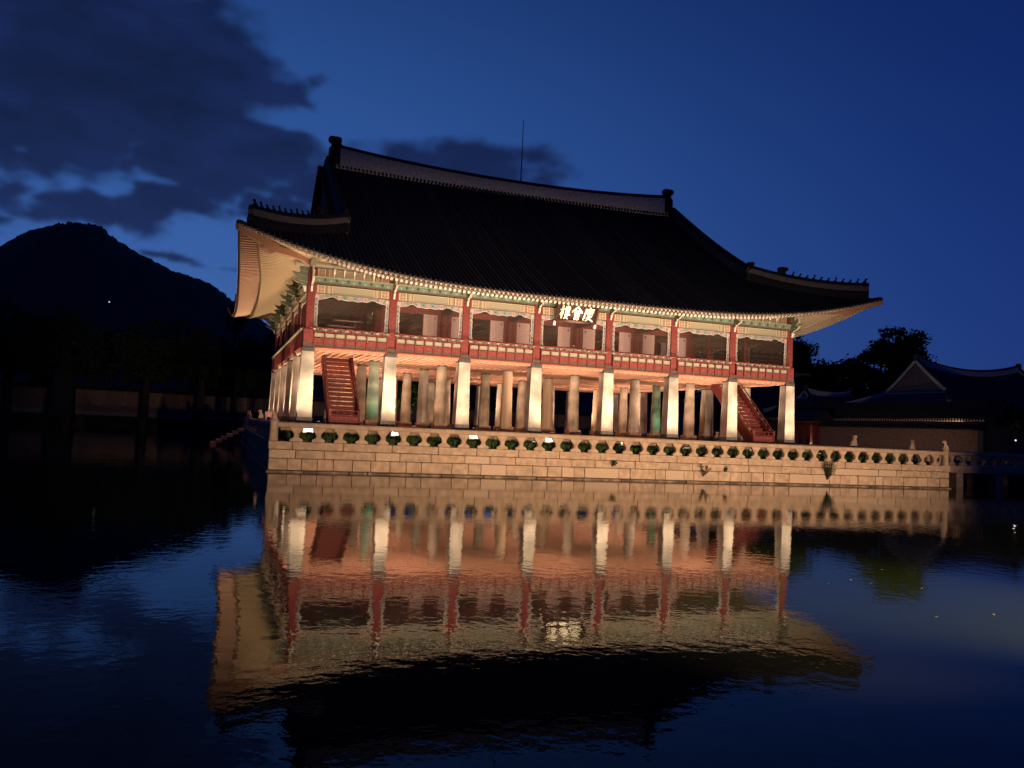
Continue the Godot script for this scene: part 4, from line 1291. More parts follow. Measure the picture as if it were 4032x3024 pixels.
func roof(root: Node3D) -> void:
	var rf := Node3D.new()
	put(rf, "roof", root)
	# the slopes
	for s in 4:
		var fr := side_frame(s)
		var half := side_half(s)
		var mid := side_mid(s)
		var sh := MB.new()
		var gx := half - GD + 0.75
		if s % 2 == 0:
			for q in [-1.0, 1.0]:
				sh.sheet(14, 14, func(a: float, v: float) -> Vector3:
					var dc := a * GD
					return fr * roof_at(s, mid + q * (half - dc), v * dc), q < 0.0)
				sh.sheet(2, 10, func(a: float, v: float) -> Vector3:
					return fr * roof_at(s, mid + q * lerpf(gx, half - GD, a), lerpf(GD - 0.75, 18.5, v)), q < 0.0)
			sh.sheet(60, 30, func(a: float, v: float) -> Vector3:
				return fr * roof_at(s, mid + lerpf(-1.0, 1.0, a) * (half - GD), v * 18.5))
		else:
			for q in [-1.0, 1.0]:
				sh.sheet(14, 14, func(a: float, v: float) -> Vector3:
					var dc := a * GD
					return fr * roof_at(s, mid + q * (half - dc), v * dc), q < 0.0)
			sh.sheet(40, 12, func(a: float, v: float) -> Vector3:
				return fr * roof_at(s, mid + lerpf(-1.0, 1.0, a) * (half - GD), v * (GD + 0.3)))
		shape(["front_slope", "west_slope", "back_slope", "east_slope"][s], sh, M["tile"], rf)
		# rows of cover tiles
		var n := int(half * 2.0 / 0.302)
		var all := MB.new()
		var ends := MB.new()
		ends.colored = true
		for i in n + 1:
			var u := mid - half + 0.06 + (half * 2.0 - 0.12) * i / n
			var dc := half - absf(u - mid)
			var dm := minf(dc, 18.45)
			if s % 2 == 0:
				dm = minf(dc, GD) if dc < GD - 0.75 else 18.4
			else:
				dm = minf(dc, GD + 0.2)
			var row := MB.new()
			var pts := []
			var rr := []
			var m := maxi(2, ceili(dm / 1.1))
			for j in m + 1:
				pts.append(fr * roof_at(s, u, dm * j / m, 0.035)); rr.append(0.078)
			(row if s < 2 else all).tube(pts, rr, 6, Color.WHITE, true)
			if s < 2:
				shape("tile_row", row, [M["tile"], M["tile"], M["tile_mid"], M["tile_old"]][rng.randi() % 4], rf)
			# eaves tiles: a dark round end and a pale hanging tile beside it
			var p := roof_at(s, u, 0.0, 0.03)
			ends.lathe(fr * Transform3D(Basis(Vector3.RIGHT, PI / 2), p + Vector3(0, -0.01, 0.0)), [Vector2(0.085, 0.0), Vector2(0.085, 0.03), Vector2(0.0, 0.03)], 8, Color(0.03, 0.03, 0.034))
			if i < n:
				var u2 := mid - half + 0.06 + (half * 2.0 - 0.12) * (i + 0.5) / n
				var q := roof_at(s, u2, 0.0)
				ends.prism(fr * T(q.x, q.y - 0.03, q.z + 0.015), PackedVector2Array([Vector2(-0.075, 0.02), Vector2(-0.07, -0.04), Vector2(0.0, -0.1), Vector2(0.07, -0.04), Vector2(0.075, 0.02), Vector2(0.0, -0.01)]), 0.02, Color(0.26, 0.21, 0.15))
		if s >= 2:
			kind(shape("tile_rows", all, M["tile"], rf), "stuff")
		kind(shape("eaves_tiles", ends, M["painted"], rf), "stuff")
	# gables
	for q in [-1.0, 1.0]:
		var gx: float = CX + q * (EX - GD + 0.1)
		var g := MB.new()
		var poly := PackedVector2Array([Vector2(-11.6, 14.3), Vector2(11.6, 14.3), Vector2(6.0, 18.3), Vector2(0, 22.0), Vector2(-6.0, 18.3)])
		g.prism(Transform3D(Basis(Vector3(0, 0, -1), Vector3.UP, Vector3(1, 0, 0)), Vector3(gx, 0, CZ)), poly, 0.2)
		shape("gable", g, M["brown_wood"], rf)
	# the main ridge
	var path := []
	var tops := []
	for i in 25:
		var f := i / 24.0
		var e := pow(absf(f - 0.5) * 2.0, 2.2)
		path.append(Vector3(lerpf(2.55, 31.85, f), 21.7 + 0.25 * e, CZ))
		tops.append(22.88 + 0.72 * e)
	ridge_band(rf, "main_ridge", path, tops, 0.3, M["plaster"])
	# the row of tile ends under the main ridge, and the animal heads at its ends
	var te := MB.new()
	for i in 96:
		var f := (i + 0.5) / 96.0
		te.tube([Vector3(lerpf(2.4, 32.0, f), 21.98 + 0.2 * pow(absf(f - 0.5) * 2.0, 2.2), CZ + 0.25), Vector3(lerpf(2.4, 32.0, f), 21.82 + 0.2 * pow(absf(f - 0.5) * 2.0, 2.2), CZ + 0.5)], [0.085, 0.085], 6)
	kind(shape("ridge_tile_ends", te, M["tile"], rf), "stuff")
	for q in [-1.0, 1.0]:
		var h := MB.new()
		var hx: float = CX + q * 14.65
		h.block(T(hx, 22.9, CZ), Vector3(0.95, 1.5, 0.7), 0.14)
		h.block(T(hx - q * 0.1, 23.75, CZ), Vector3(0.85, 0.5, 0.6), 0.14)
		h.block(T(hx + q * 0.05, 24.2, CZ), Vector3(1.0, 0.5, 0.66), 0.14)
		h.tube([Vector3(hx - q * 0.3, 22.7, CZ), Vector3(hx - q * 0.62, 22.9, CZ)], [0.2, 0.08], 7)
		shape("ridge_head", h, M["tile_old"], rf)
	# descending ridges at the gables and hip ridges with their figures
	for q in [-1.0, 1.0]:
		for zs in [1.0, -1.0]:
			var p2 := []
			var t2 := []
			var x: float = CX + q * (EX - GD)
			for i in 13:
				var d := lerpf(18.2, GD - 0.15, i / 12.0)
				var sp := roof_at(0, x, d)
				p2.append(Vector3(x, sp.y - 0.1, CZ + zs * (18.5 - d)))
				t2.append(sp.y + 0.78)
			ridge_band(rf, "gable_ridge", p2, t2, 0.24, M["plaster_dark"])
			var p3 := []
			var t3 := []
			var p4 := []
			var t4 := []
			for i in 15:
				var k := lerpf(GD + 0.15, 0.62, i / 14.0)
				var sp := roof_at(0, CX - EX + k, k)
				var tp := maxf(sp.y + 0.55, 13.72 + 0.012 * k + 0.038 * k * k)
				p3.append(Vector3(CX + q * (EX - k), tp - 0.58 - 0.03 * k, CZ + zs * (EZ - k)))
				t3.append(tp)
				p4.append(Vector3(CX + q * (EX - k), sp.y - 0.12, CZ + zs * (EZ - k)))
				t4.append(tp - 0.55)
			ridge_band(rf, "hip_ridge", p3, t3, 0.22, M["plaster_dark"])
			ridge_band(rf, "hip_ridge_base", p4, t4, 0.27, M["tile"])
			var along := Basis(Vector3(q, 0, zs).normalized(), Vector3.UP, Vector3(q, 0, zs).normalized().cross(Vector3.UP))
			for i in 11:
				var k := 0.85 + 0.347 * i
				var y := 13.76 + 0.012 * k + 0.038 * k * k
				shape("roof_figure", figure(i), M["tile"], rf, Transform3D(along.scaled(Vector3.ONE * (1.15 if i == 0 else 0.95)), Vector3(CX + q * (EX - k), y, CZ + zs * (EZ - k))))
			var hd := MB.new()
			hd.block(T(0, 0.35, 0), Vector3(0.6, 0.62, 0.42), 0.1)
			hd.block(T(0.3, 0.5, 0), Vector3(0.34, 0.26, 0.34), 0.08)
			shape("dragon_head", hd, M["tile"], rf, Transform3D(along, Vector3(CX + q * (EX - 4.85), 14.72, CZ + zs * (EZ - 4.85))))
			shape("dragon_head", hd, M["tile"], rf, Transform3D(Basis(Vector3.UP, -zs * PI / 2), Vector3(x, 15.2, CZ + zs * (EZ - GD - 0.1))))
			# the tip of the corner with its covering tile
			var tip := MB.new()
			tip.tube([Vector3(0, -0.08, 0), Vector3(0.55, 0.0, 0), Vector3(0.75, 0.06, 0)], [0.2, 0.2, 0.12], 8)
			shape("corner_cap", tip, M["tile_old"], rf, Transform3D(along, Vector3(CX + q * (EX - 0.5), 12.78, CZ + zs * (EZ - 0.5))))
	# lightning rod
	var rod := MB.new()
	rod.tube([Vector3(17.9, 22.8, CZ), Vector3(17.9, 23.2, CZ), Vector3(17.9, 28.4, CZ)], [0.12, 0.05, 0.025], 6)
	shape("lightning_rod", rod, M["iron"], rf)

# ---------------------------------------------------------------- eaves from below
func eave_line(s: int, e: float, k: float) -> Vector3:
	# k 0 on the purlin, 1 at the rafter ends, 2 at the flying rafter ends; e runs along the eaves from its corner
	var half := side_half(s)
	var mid := side_mid(s)
	var dc := minf(e, half * 2.0 - e)
	var sg := -1.0 if e < half else 1.0
	var fan := 8.6
	var ins := inset(dc)
	var inner := dc - 4.4 if dc > fan else (fan - 4.4) * dc / fan
	var q := Vector3(mid + sg * (half - 4.4 - inner), 12.02, 0.02)
	var scale := minf(1.0, 0.45 + dc * 0.25)
	var tipu := mid + sg * (half - dc)
	var tip := Vector3(tipu, eave(dc) + 0.02, 4.4 - ins - 0.12)
	var dir := (Vector3(q.x, 0, q.z) - Vector3(tip.x, 0, tip.z))
	var f := 1.28 / maxf(dir.length(), 2.0)
	var r := Vector3(tip.x + dir.x * f, eave(dc) + 0.03 + 0.02 * (1.0 - scale), tip.z + dir.z * f)
	if k <= 1.0:
		return q.lerp(r, k)
	return r.lerp(tip, k - 1.0)

func eaves(root: Node3D) -> void:
	var unit := MB.new()
	unit.tube([Vector3(0, 0, 0), Vector3(0, 0, -1)], [0.1, 0.1], 10)
	unit.paint(Color(0.44, 0.33, 0.21), Color(0.19, 0.12, 0.065), 0.75)  # glow from the lamps below is in the underside colour
	var um := unit.mesh()
	var sqr := MB.new()
	sqr.block(T(0, 0, -0.5), Vector3(0.13, 0.15, 1.0), 0.008)
	sqr.paint(Color(0.6, 0.4, 0.28), Color(0.15, 0.06, 0.04), 0.7)  # same for the flying rafters: lit underside, shaded sides, all by colour
	var sm := sqr.mesh()
	var disc := MB.new()
	var star := PackedVector2Array()
	for i in 10:
		var a := TAU * i / 10 + PI / 2
		star.append(Vector2(cos(a), sin(a)) * (0.105 if i % 2 == 0 else 0.088))
	disc.prism(T(0, 0, 0), star, 0.012)
	var dmesh := disc.mesh()
	for s in 4:
		var fr := side_frame(s)
		var half := side_half(s)
		var g := Node3D.new()
		put(g, ["front_eaves", "west_eaves", "back_eaves", "east_eaves"][s], root)
		# boards above the rafters
		var sf := MB.new()
		sf.sheet(80, 6, func(a: float, v: float) -> Vector3: return fr * (eave_line(s, a * half * 2.0, v * 1.02) + Vector3(0, 0.1, 0)), true)
		shape("soffit", sf, M["soffit"], g)
		var sf2 := MB.new()
		sf2.sheet(80, 3, func(a: float, v: float) -> Vector3:
			var e := a * half * 2.0
			return fr * (eave_line(s, e, 0.88 + v * 1.12) + Vector3(0, lerpf(0.34, 0.1, v), 0)), true)
		shape("upper_soffit", sf2, M["soffit"], g)
		# long boards: one on the rafter ends, one on the flying rafter ends
		for q in [[1.0, 0.13, 0.06, "rafter"], [2.0, 0.1, 0.05, "pink_wood"], [1.98, 0.02, 0.025, "cream"]]:
			var bd := MB.new()
			var pts := []
			var rr := []
			for i in 61:
				pts.append(fr * (eave_line(s, half * 2.0 * i / 60.0, q[0]) + Vector3(0, q[1], 0.0))); rr.append(q[2])
			bd.tube(pts, rr, 4)
			shape("eaves_board", bd, M[q[3]], g)
		var n := int(half * 2.0 / 0.3)
		var rest := MB.new()
		var discs := MB.new()
		var flower: Material = M["white_paint"]
		for i in n + 1:
			var e := lerpf(0.35, half * 2.0 - 0.35, float(i) / n)
			var a := fr * eave_line(s, e, 0.0)
			var b := fr * eave_line(s, e, 1.0)
			var c := fr * (eave_line(s, e, 0.9) + Vector3(0, 0.25, 0))
			var d := fr * (eave_line(s, e, 2.0) + Vector3(0, 0.01, 0))
			var t1 := Transform3D(Basis.looking_at((b - a).normalized()).scaled_local(Vector3(1, 1, a.distance_to(b))), a)
			var t2 := Transform3D(Basis.looking_at((d - c).normalized()).scaled_local(Vector3(1, 1, c.distance_to(d))), c)
			if s < 2:
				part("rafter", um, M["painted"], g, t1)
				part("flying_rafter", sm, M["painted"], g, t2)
			else:
				rest.tube([a, b], [0.1, 0.1], 6)
				rest.boxx(t2.translated_local(Vector3(0, 0, -0.5)), Vector3(0.13, 0.15, 1.0))
			var o := (b - a).normalized()
			var td := Transform3D(Basis.looking_at(-o), b + o * 0.008)
			if s == 0 or s == 3:
				discs.prism(td, star, 0.014)
				discs.boxx(Transform3D(Basis.looking_at((d - c).normalized()), d + (d - c).normalized() * 0.004), Vector3(0.09, 0.1, 0.012))
		if s >= 2:
			kind(shape("rafters", rest, M["rafter"], g), "stuff")
		if s == 0 or s == 3:
			kind(shape("rafter_flowers", discs, flower, g), "stuff")
	# corner rafters
	for q in [-1.0, 1.0]:
		for zs in [1.0, -1.0]:
			var b := MB.new()
			var along := Basis(Vector3(q, 0, zs).normalized(), Vector3.UP, Vector3(q, 0, zs).normalized().cross(Vector3.UP))
			var o := Vector3(CX + q * CX, 0, CZ + zs * -CZ)
			b.prism(Transform3D(along, o), PackedVector2Array([Vector2(-0.6, 11.7), Vector2(0.4, 11.6), Vector2(1.0, 11.8), Vector2(3.4, 11.82), Vector2(3.75, 11.62), Vector2(4.3, 11.85), Vector2(4.4, 12.1), Vector2(-0.6, 12.3)]), 0.3)
			b.prism(Transform3D(along, o), PackedVector2Array([Vector2(3.6, 12.12), Vector2(4.45, 12.02), Vector2(5.2, 12.18), Vector2(6.25, 12.42), Vector2(6.3, 12.72), Vector2(3.6, 12.5)]), 0.26)
			shape("corner_rafter", b, M["pink_wood"], root)

func pavilion() -> void:
	var p := thing("pavilion", Vector3.ZERO, "large floodlit palace pavilion on tall stone pillars with red railings and dark tiled roof", "pavilion")
	pillars(p)
	floor_and_ceiling(p)
	wood_posts(p)
	inner_hall(p)
	for s in 4:
		facade(p, s)
	eaves(p)
	roof(p)

# ---------------------------------------------------------------- background
func hill_height(az: float) -> float:
	# elevation of the skyline in degrees against the bearing from the viewer
	var a := [-60.0, -45.0, -34.0, -26.0, -20.0, -16.0, -12.8, -11.9, -11.0, -10.0, -9.0, -8.0, -7.4, -6.9, -6.4, -5.6, -4.5, -3.3, -1.9, -0.9, -0.2, 0.7, 2.2, 3.5, 6.0, 10.0, 16.0, 24.0, 34.0, 50.0]
	var h := [2.0, 3.0, 3.6, 4.6, 6.0, 7.4, 8.7, 9.5, 10.0, 10.45, 10.75, 10.75, 10.5, 10.15, 9.85, 9.5, 9.0, 8.5, 8.3, 7.9, 7.5, 6.9, 6.0, 5.2, 4.6, 4.4, 4.0, 3.4, 2.6, 1.8]
	for i in a.size() - 1:
		if az <= a[i + 1]:
			return lerpf(h[i], h[i + 1], clampf((az - a[i]) / (a[i + 1] - a[i]), 0, 1))
	return h[h.size() - 1]

func mountain() -> void:
	var f := FastNoiseLite.new()
	f.seed = 12
	f.frequency = 0.02
	f.fractal_octaves = 5
	var b := MB.new()
	b.sheet(520, 34, func(u: float, v: float) -> Vector3:
		var az := deg_to_rad(lerpf(-60.0, 50.0, u))
		var dist := lerpf(420.0, 1700.0, v)
		var peak := 1180.0 * tan(deg_to_rad(hill_height(rad_to_deg(az)))) + 2.0
		var t := (dist - 420.0) / 760.0
		var y := peak * (smoothstep(0.0, 1.0, t) if t < 1.0 else 1.0 - 0.6 * smoothstep(1.0, 1.7, t)) if t > 0.0 else 0.0
		var p := Vector3(-4.8 + sin(az) * dist, y, 50.0 - cos(az) * dist)
		p.y += f.get_noise_2d(p.x, p.z) * 7.0 * clampf(t * 1.5, 0.0, 1.0) + f.get_noise_2d(p.x * 7.0, p.z * 7.0) * 4.0 * clampf(t, 0.0, 1.0)
		return p)
	kind(shape("mountain", b, M["hill"], self), "structure")
	# the wood that makes the skyline rough
	var leaf := MB.new()
	for i in 7:
		var d := Vector3(rng.randf_range(-1, 1), rng.randf_range(-0.3, 1), rng.randf_range(-1, 1)).normalized() * 0.7
		var s := d.cross(Vector3(0.3, 1, 0.2)).normalized() * 0.6
		leaf.quad(d - s, d + Vector3(0, -0.4, 0), d + s, d + Vector3(0, 0.7, 0))
	var mm := MultiMesh.new()
	mm.transform_format = MultiMesh.TRANSFORM_3D
	mm.mesh = leaf.mesh()
	mm.instance_count = 5200
	for i in 5200:
		var az := deg_to_rad(rng.randf_range(-16.0, 6.0))
		var dist := 1180.0 + rng.randf_range(-25.0, 25.0)
		var y := 1180.0 * tan(deg_to_rad(hill_height(rad_to_deg(az)))) + 2.0
		var p := Vector3(-4.8 + sin(az) * dist, y + rng.randf_range(-4.0, 2.5), 50.0 - cos(az) * dist)
		var sc := rng.randf_range(1.5, 4.2)
		mm.set_instance_transform(i, Transform3D(Basis(Vector3.UP, rng.randf() * TAU).scaled(Vector3(sc, sc * 1.1, sc)), p))
	var g := MultiMeshInstance3D.new()
	g.multimesh = mm
	g.material_override = M["leaf_dark"]
	put(g, "mountain_woods", self)
	tag(g, "dark woods along the crest of the mountain behind the pond", "woods")
	kind(g, "stuff")
	# two small lights on the slope
	var spots := [[-6.8, 6.6, 0.5, "tiny white light high on the dark mountain slope"], [-6.5, 3.95, 0.4, "faint light low on the mountain slope above the trees"]]
	for q in spots:
		var az := deg_to_rad(q[0])
		var dist := 700.0 if q[1] > 5.0 else 380.0
		var at := Vector3(-4.8 + sin(az) * dist, 2.6 + dist * tan(deg_to_rad(q[1])), 50.0 - cos(az) * dist)
		var t := thing("distant_lamp", at, q[3], "lamp")
		var l := MB.new()
		l.lathe(T(0, 0, 0), [Vector2(0, -q[2]), Vector2(q[2] * 0.7, -q[2] * 0.7), Vector2(q[2], 0), Vector2(q[2] * 0.7, q[2] * 0.7), Vector2(0, q[2])], 8)
		shape("lamp_globe", l, lens_mat(Color(0.8, 1.0, 0.9), 0.9 if q[1] > 5.0 else 0.2), t)
		var po := MB.new()
		po.tube([Vector3(0, -q[2], 0), Vector3(0, -60.0, 0)], [0.2, 0.3], 5)
		shape("post", po, M["iron"], t)

func crown(spread: Vector3, clumps: int, leaves: int, size: float, sd: int) -> Array:
	# leaves gathered in clumps inside an uneven crown; also returns the clump centres
	var r := RandomNumberGenerator.new()
	r.seed = sd
	var b := MB.new()
	var cs := []
	for i in clumps:
		var d := Vector3(r.randf_range(-1, 1), r.randf_range(-0.7, 1), r.randf_range(-1, 1))
		if d.length() > 1.0:
			d = d.normalized() * r.randf_range(0.6, 1.0)
		var c := d * spread
		var rad := r.randf_range(0.14, 0.3) * (spread.x + spread.y) * 0.5
		cs.append(c)
		for k in leaves:
			var o := Vector3(r.randfn(), r.randfn() * 0.7, r.randfn()).limit_length(2.2) * rad * 0.5
			var p := c + o
			var q := Vector3(r.randf_range(-1, 1), r.randf_range(-0.6, 0.8), r.randf_range(-1, 1)).normalized()
			var s := q.cross(Vector3(r.randf(), 1, r.randf())).normalized()
			var l := size * r.randf_range(0.7, 1.5)
			b.quad(p - q * l * 0.5, p + s * l * 0.32, p + q * l * 0.6, p - s * l * 0.32)
	return [b.mesh(), cs]

func tree(called: String, at: Vector3, h: float, spread: Vector3, label: String, group: String, sd: int, clumps := 60, leaves := 60, size := 0.35, trunk := 0.3) -> void:
	var t := thing(called, at, label, "tree", group)
	var c := crown(spread, clumps, leaves, size, sd)
	var mid := Vector3(0, h - spread.y * 0.95, 0)
	var o := part("crown", c[0], M["leaf_dark"], t, Transform3D(Basis(), mid))
	var b := MB.new()
	b.tube([Vector3.ZERO, Vector3(0.1, mid.y * 0.5, 0.05), mid - Vector3(0, spread.y * 0.3, 0), mid + Vector3(0, spread.y * 0.5, 0)], [trunk * 1.25, trunk, trunk * 0.75, 0.05], 8)
	for i in range(0, c[1].size(), 4):
		var e: Vector3 = mid + c[1][i]
		b.tube([mid - Vector3(0, spread.y * 0.4, 0), (mid * 1.0 - Vector3(0, spread.y * 0.2, 0)).lerp(e, 0.5) + Vector3(0, 0.2, 0), e], [trunk * 0.45, trunk * 0.25, 0.03], 5)
	shape("trunk", b, M["bark"], t)

func tiled_wall(called: String, from: Vector3, to: Vector3, y0: float, y1: float, cap: float, label: String, face := "wall_brick") -> void:
	# a plastered wall with a small tiled roof
	var t := thing(called, from, label, "wall")
	var d := (to - from)
	var l := d.length()
	d = d.normalized()
	var n := d.cross(Vector3.UP)
	var turn := Basis(d, Vector3.UP, n)
	var b := MB.new()
	b.boxx(Transform3D(turn, d * l / 2 + Vector3.UP * (y0 + y1) / 2), Vector3(l, y1 - y0, 0.7))
	shape("wall_body", b, M[face], t)
	var ft := MB.new()
	ft.boxx(Transform3D(turn, d * l / 2 + Vector3.UP * (y0 + 0.35)), Vector3(l, 0.7, 0.82))
	shape("footing", ft, M["granite_dark"], t)
	var r := MB.new()
	r.prism(Transform3D(Basis(n, Vector3.UP, -d), d * l / 2 + Vector3.UP * y1), PackedVector2Array([Vector2(-0.75, 0.0), Vector2(0.75, 0.0), Vector2(0.75, 0.1), Vector2(0.12, cap - 0.1), Vector2(-0.12, cap - 0.1), Vector2(-0.75, 0.1)]), l + 0.3)
	shape("wall_roof", r, M["tile"], t)
	var rows := MB.new()
	var k := 0.2
	var e := MB.new()
	while k < l:
		for s in [-1.0, 1.0]:
			rows.tube([d * k + n * (0.77 * s) + Vector3.UP * (y1 + 0.12), d * k + n * (0.12 * s) + Vector3.UP * (y1 + cap - 0.08)], [0.085, 0.085], 5)
		e.boxx(Transform3D(turn, d * (k + 0.16) + n * 0.76 + Vector3.UP * (y1 + 0.04)), Vector3(0.2, 0.1, 0.03))
		e.boxx(Transform3D(turn, d * (k + 0.16) - n * 0.76 + Vector3.UP * (y1 + 0.04)), Vector3(0.2, 0.1, 0.03))
		k += 0.32
	kind(shape("wall_tiles", rows, M["tile_old"], t), "stuff")
	kind(shape("wall_tile_ends", e, M["plaster_dark"], t), "stuff")
	var c := MB.new()
	c.tube([Vector3.UP * (y1 + cap), d * l + Vector3.UP * (y1 + cap)], [0.16, 0.16], 7)
	shape("coping", c, M["tile_old"], t)

func hall(called: String, at: Vector3, length: float, depth: float, wall_h: float, roof_h: float, sag: float, label: String) -> void:
	# a hall whose ridge runs along x: walls, hip-and-gable tiled roof with plastered ridges; at is the middle of it
	var t := thing(called, at, label, "building", "dark palace halls beyond the right wall")
	var wl := MB.new()
	wl.box(Vector3(0, wall_h / 2, 0), Vector3(length - 3.4, wall_h, depth - 3.4))
	shape("wall", wl, M["brown_wood"], t)
	var po := int(length / 3.4)
	for i in po + 1:
		var b := MB.new()
		b.block(T(-length / 2 + 1.7 + (length - 3.4) * i / po, wall_h / 2, depth / 2 - 1.66), Vector3(0.34, wall_h, 0.3), 0.03)
		shape("post", b, M["red_dark"], t)
	var hd := depth / 2
	var hl := length / 2
	var gd := 4.0
	var ev := func(dc: float) -> float: return wall_h + 0.9 * pow(maxf(0.0, 1.0 - dc / 9.0), 2.4)
	var top := wall_h + roof_h
	var ht := func(x: float, d: float) -> float:
		var dc := hl - absf(x)
		var e: float = ev.call(dc)
		var q := d / hd
		var rg := top + sag * pow(minf(1.0, absf(x) / (hl - gd)), 2.0) - sag
		return e + (rg - e) * (q - 0.07 * sin(PI * q))
	var r := MB.new()
	var rows := MB.new()
	for s in [1.0, -1.0]:
		r.sheet(40, 12, func(u: float, v: float) -> Vector3:
			var x := lerpf(-hl + gd, hl - gd, u)
			return Vector3(x, ht.call(x, v * hd), s * (hd - v * hd)), s < 0.0)
		for q in [-1.0, 1.0]:
			r.sheet(8, 8, func(u: float, v: float) -> Vector3:
				var dc := u * gd
				var x: float = q * (hl - dc)
				return Vector3(x, ht.call(x, v * dc), s * (hd - v * dc)), q * s < 0.0)
	for q in [-1.0, 1.0]:
		r.sheet(16, 8, func(u: float, v: float) -> Vector3:
			var z := lerpf(-hd, hd, u)
			var dc := hd - absf(z)
			var d := v * minf(dc, gd)
			return Vector3(q * (hl - d), ev.call(dc) + (ht.call(q * (hl - gd), gd) - ev.call(maxf(dc, 0.0))) * d / gd if dc > gd else ht.call(hl - dc, d), z), q > 0.0)
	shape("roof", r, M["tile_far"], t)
	var x := -hl + 0.2
	while x < hl:
		var dm := minf(hl - absf(x), hd) if hl - absf(x) < gd else hd
		for s in [1.0, -1.0]:
			var pts := []
			var rr := []
			for i in 6:
				pts.append(Vector3(x, ht.call(x, dm * i / 5.0) + 0.05, s * (hd - dm * i / 5.0))); rr.append(0.1)
			rows.tube(pts, rr, 5)
		x += 0.42
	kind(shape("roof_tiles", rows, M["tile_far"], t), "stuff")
	for q in [-1.0, 1.0]:
		var gx: float = q * (hl - gd - 0.25)
		var g := MB.new()
		var y0: float = ht.call(q * (hl - gd), gd) - 0.3
		g.prism(Transform3D(Basis(Vector3(0, 0, -1), Vector3.UP, Vector3(1, 0, 0)), Vector3(gx, 0, 0)), PackedVector2Array([Vector2(-hd + gd, y0), Vector2(hd - gd, y0), Vector2(0, top - 0.3)]), 0.3)
		shape("gable", g, M["plaster_dark"], t)
		var fb := MB.new()
		fb.tube([Vector3(gx + q * 0.35, y0 + 0.3, -hd + gd), Vector3(gx + q * 0.35, y0 + 0.3, hd - gd)], [0.2, 0.2], 6)
		shape("gable_foot", fb, M["plaster"], t)
		for s in [1.0, -1.0]:
			var p := []
			var tp := []
			for i in 9:
				var d := lerpf(hd - 0.1, gd, i / 8.0)
				p.append(Vector3(q * (hl - gd), ht.call(q * (hl - gd), d) - 0.1, s * (hd - d))); tp.append(ht.call(q * (hl - gd), d) + 0.42)
			ridge_band(t, "gable_ridge", p, tp, 0.2, M["plaster"])
			p = []
			tp = []
			for i in 7:
				var d := lerpf(gd, 0.4, i / 6.0)
				p.append(Vector3(q * (hl - d), ht.call(hl - d, d) - 0.1, s * (hd - d))); tp.append(ht.call(hl - d, d) + 0.45)
			ridge_band(t, "hip_ridge", p, tp, 0.2, M["plaster"])
	var p := []
	var tp := []
	for i in 17:
		var xx := lerpf(-hl + gd, hl - gd, i / 16.0)
		p.append(Vector3(xx, ht.call(xx, hd) - 0.1, 0)); tp.append(ht.call(xx, hd) + 0.6)
	ridge_band(t, "main_ridge", p, tp, 0.24, M["plaster"])
	for q in [-1.0, 1.0]:
		var hh := MB.new()
		hh.block(T(q * (hl - gd), top + 0.6, 0), Vector3(0.7, 0.9, 0.5), 0.1)
		shape("ridge_head", hh, M["tile_far"], t)

func person(at: Vector3, h: float, turn: float, label: String, dark: Material) -> void:
	var t := thing("person", at, label, "person", "people by the gate")
	t.rotation.y = turn
	var b := MB.new()
	for s in [-1.0, 1.0]:
		b.tube([Vector3(s * 0.05 * h, 0.03, 0.07 * h), Vector3(s * 0.05 * h, 0.03, 0), Vector3(s * 0.052 * h, 0.26 * h, 0), Vector3(s * 0.05 * h, 0.5 * h, 0)], [0.03 * h, 0.03 * h, 0.035 * h, 0.055 * h], 8)
		b.tube([Vector3(s * 0.1 * h, 0.8 * h, 0), Vector3(s * 0.135 * h, 0.62 * h, 0), Vector3(s * 0.12 * h, 0.46 * h, 0.04 * h)], [0.035 * h, 0.028 * h, 0.02 * h], 7)
	b.tube([Vector3(0, 0.47 * h, 0), Vector3(0, 0.6 * h, 0), Vector3(0, 0.74 * h, 0), Vector3(0, 0.82 * h, 0), Vector3(0, 0.87 * h, 0)], [0.085 * h, 0.075 * h, 0.1 * h, 0.07 * h, 0.03 * h], 10)
	b.tube([Vector3(0, 0.865 * h, 0.0), Vector3(0, 0.9 * h, 0.01 * h), Vector3(0, 0.95 * h, 0.005 * h), Vector3(0, 1.0 * h, 0)], [0.03 * h, 0.05 * h, 0.055 * h, 0.02 * h], 9)
	shape("body", b, dark, t)

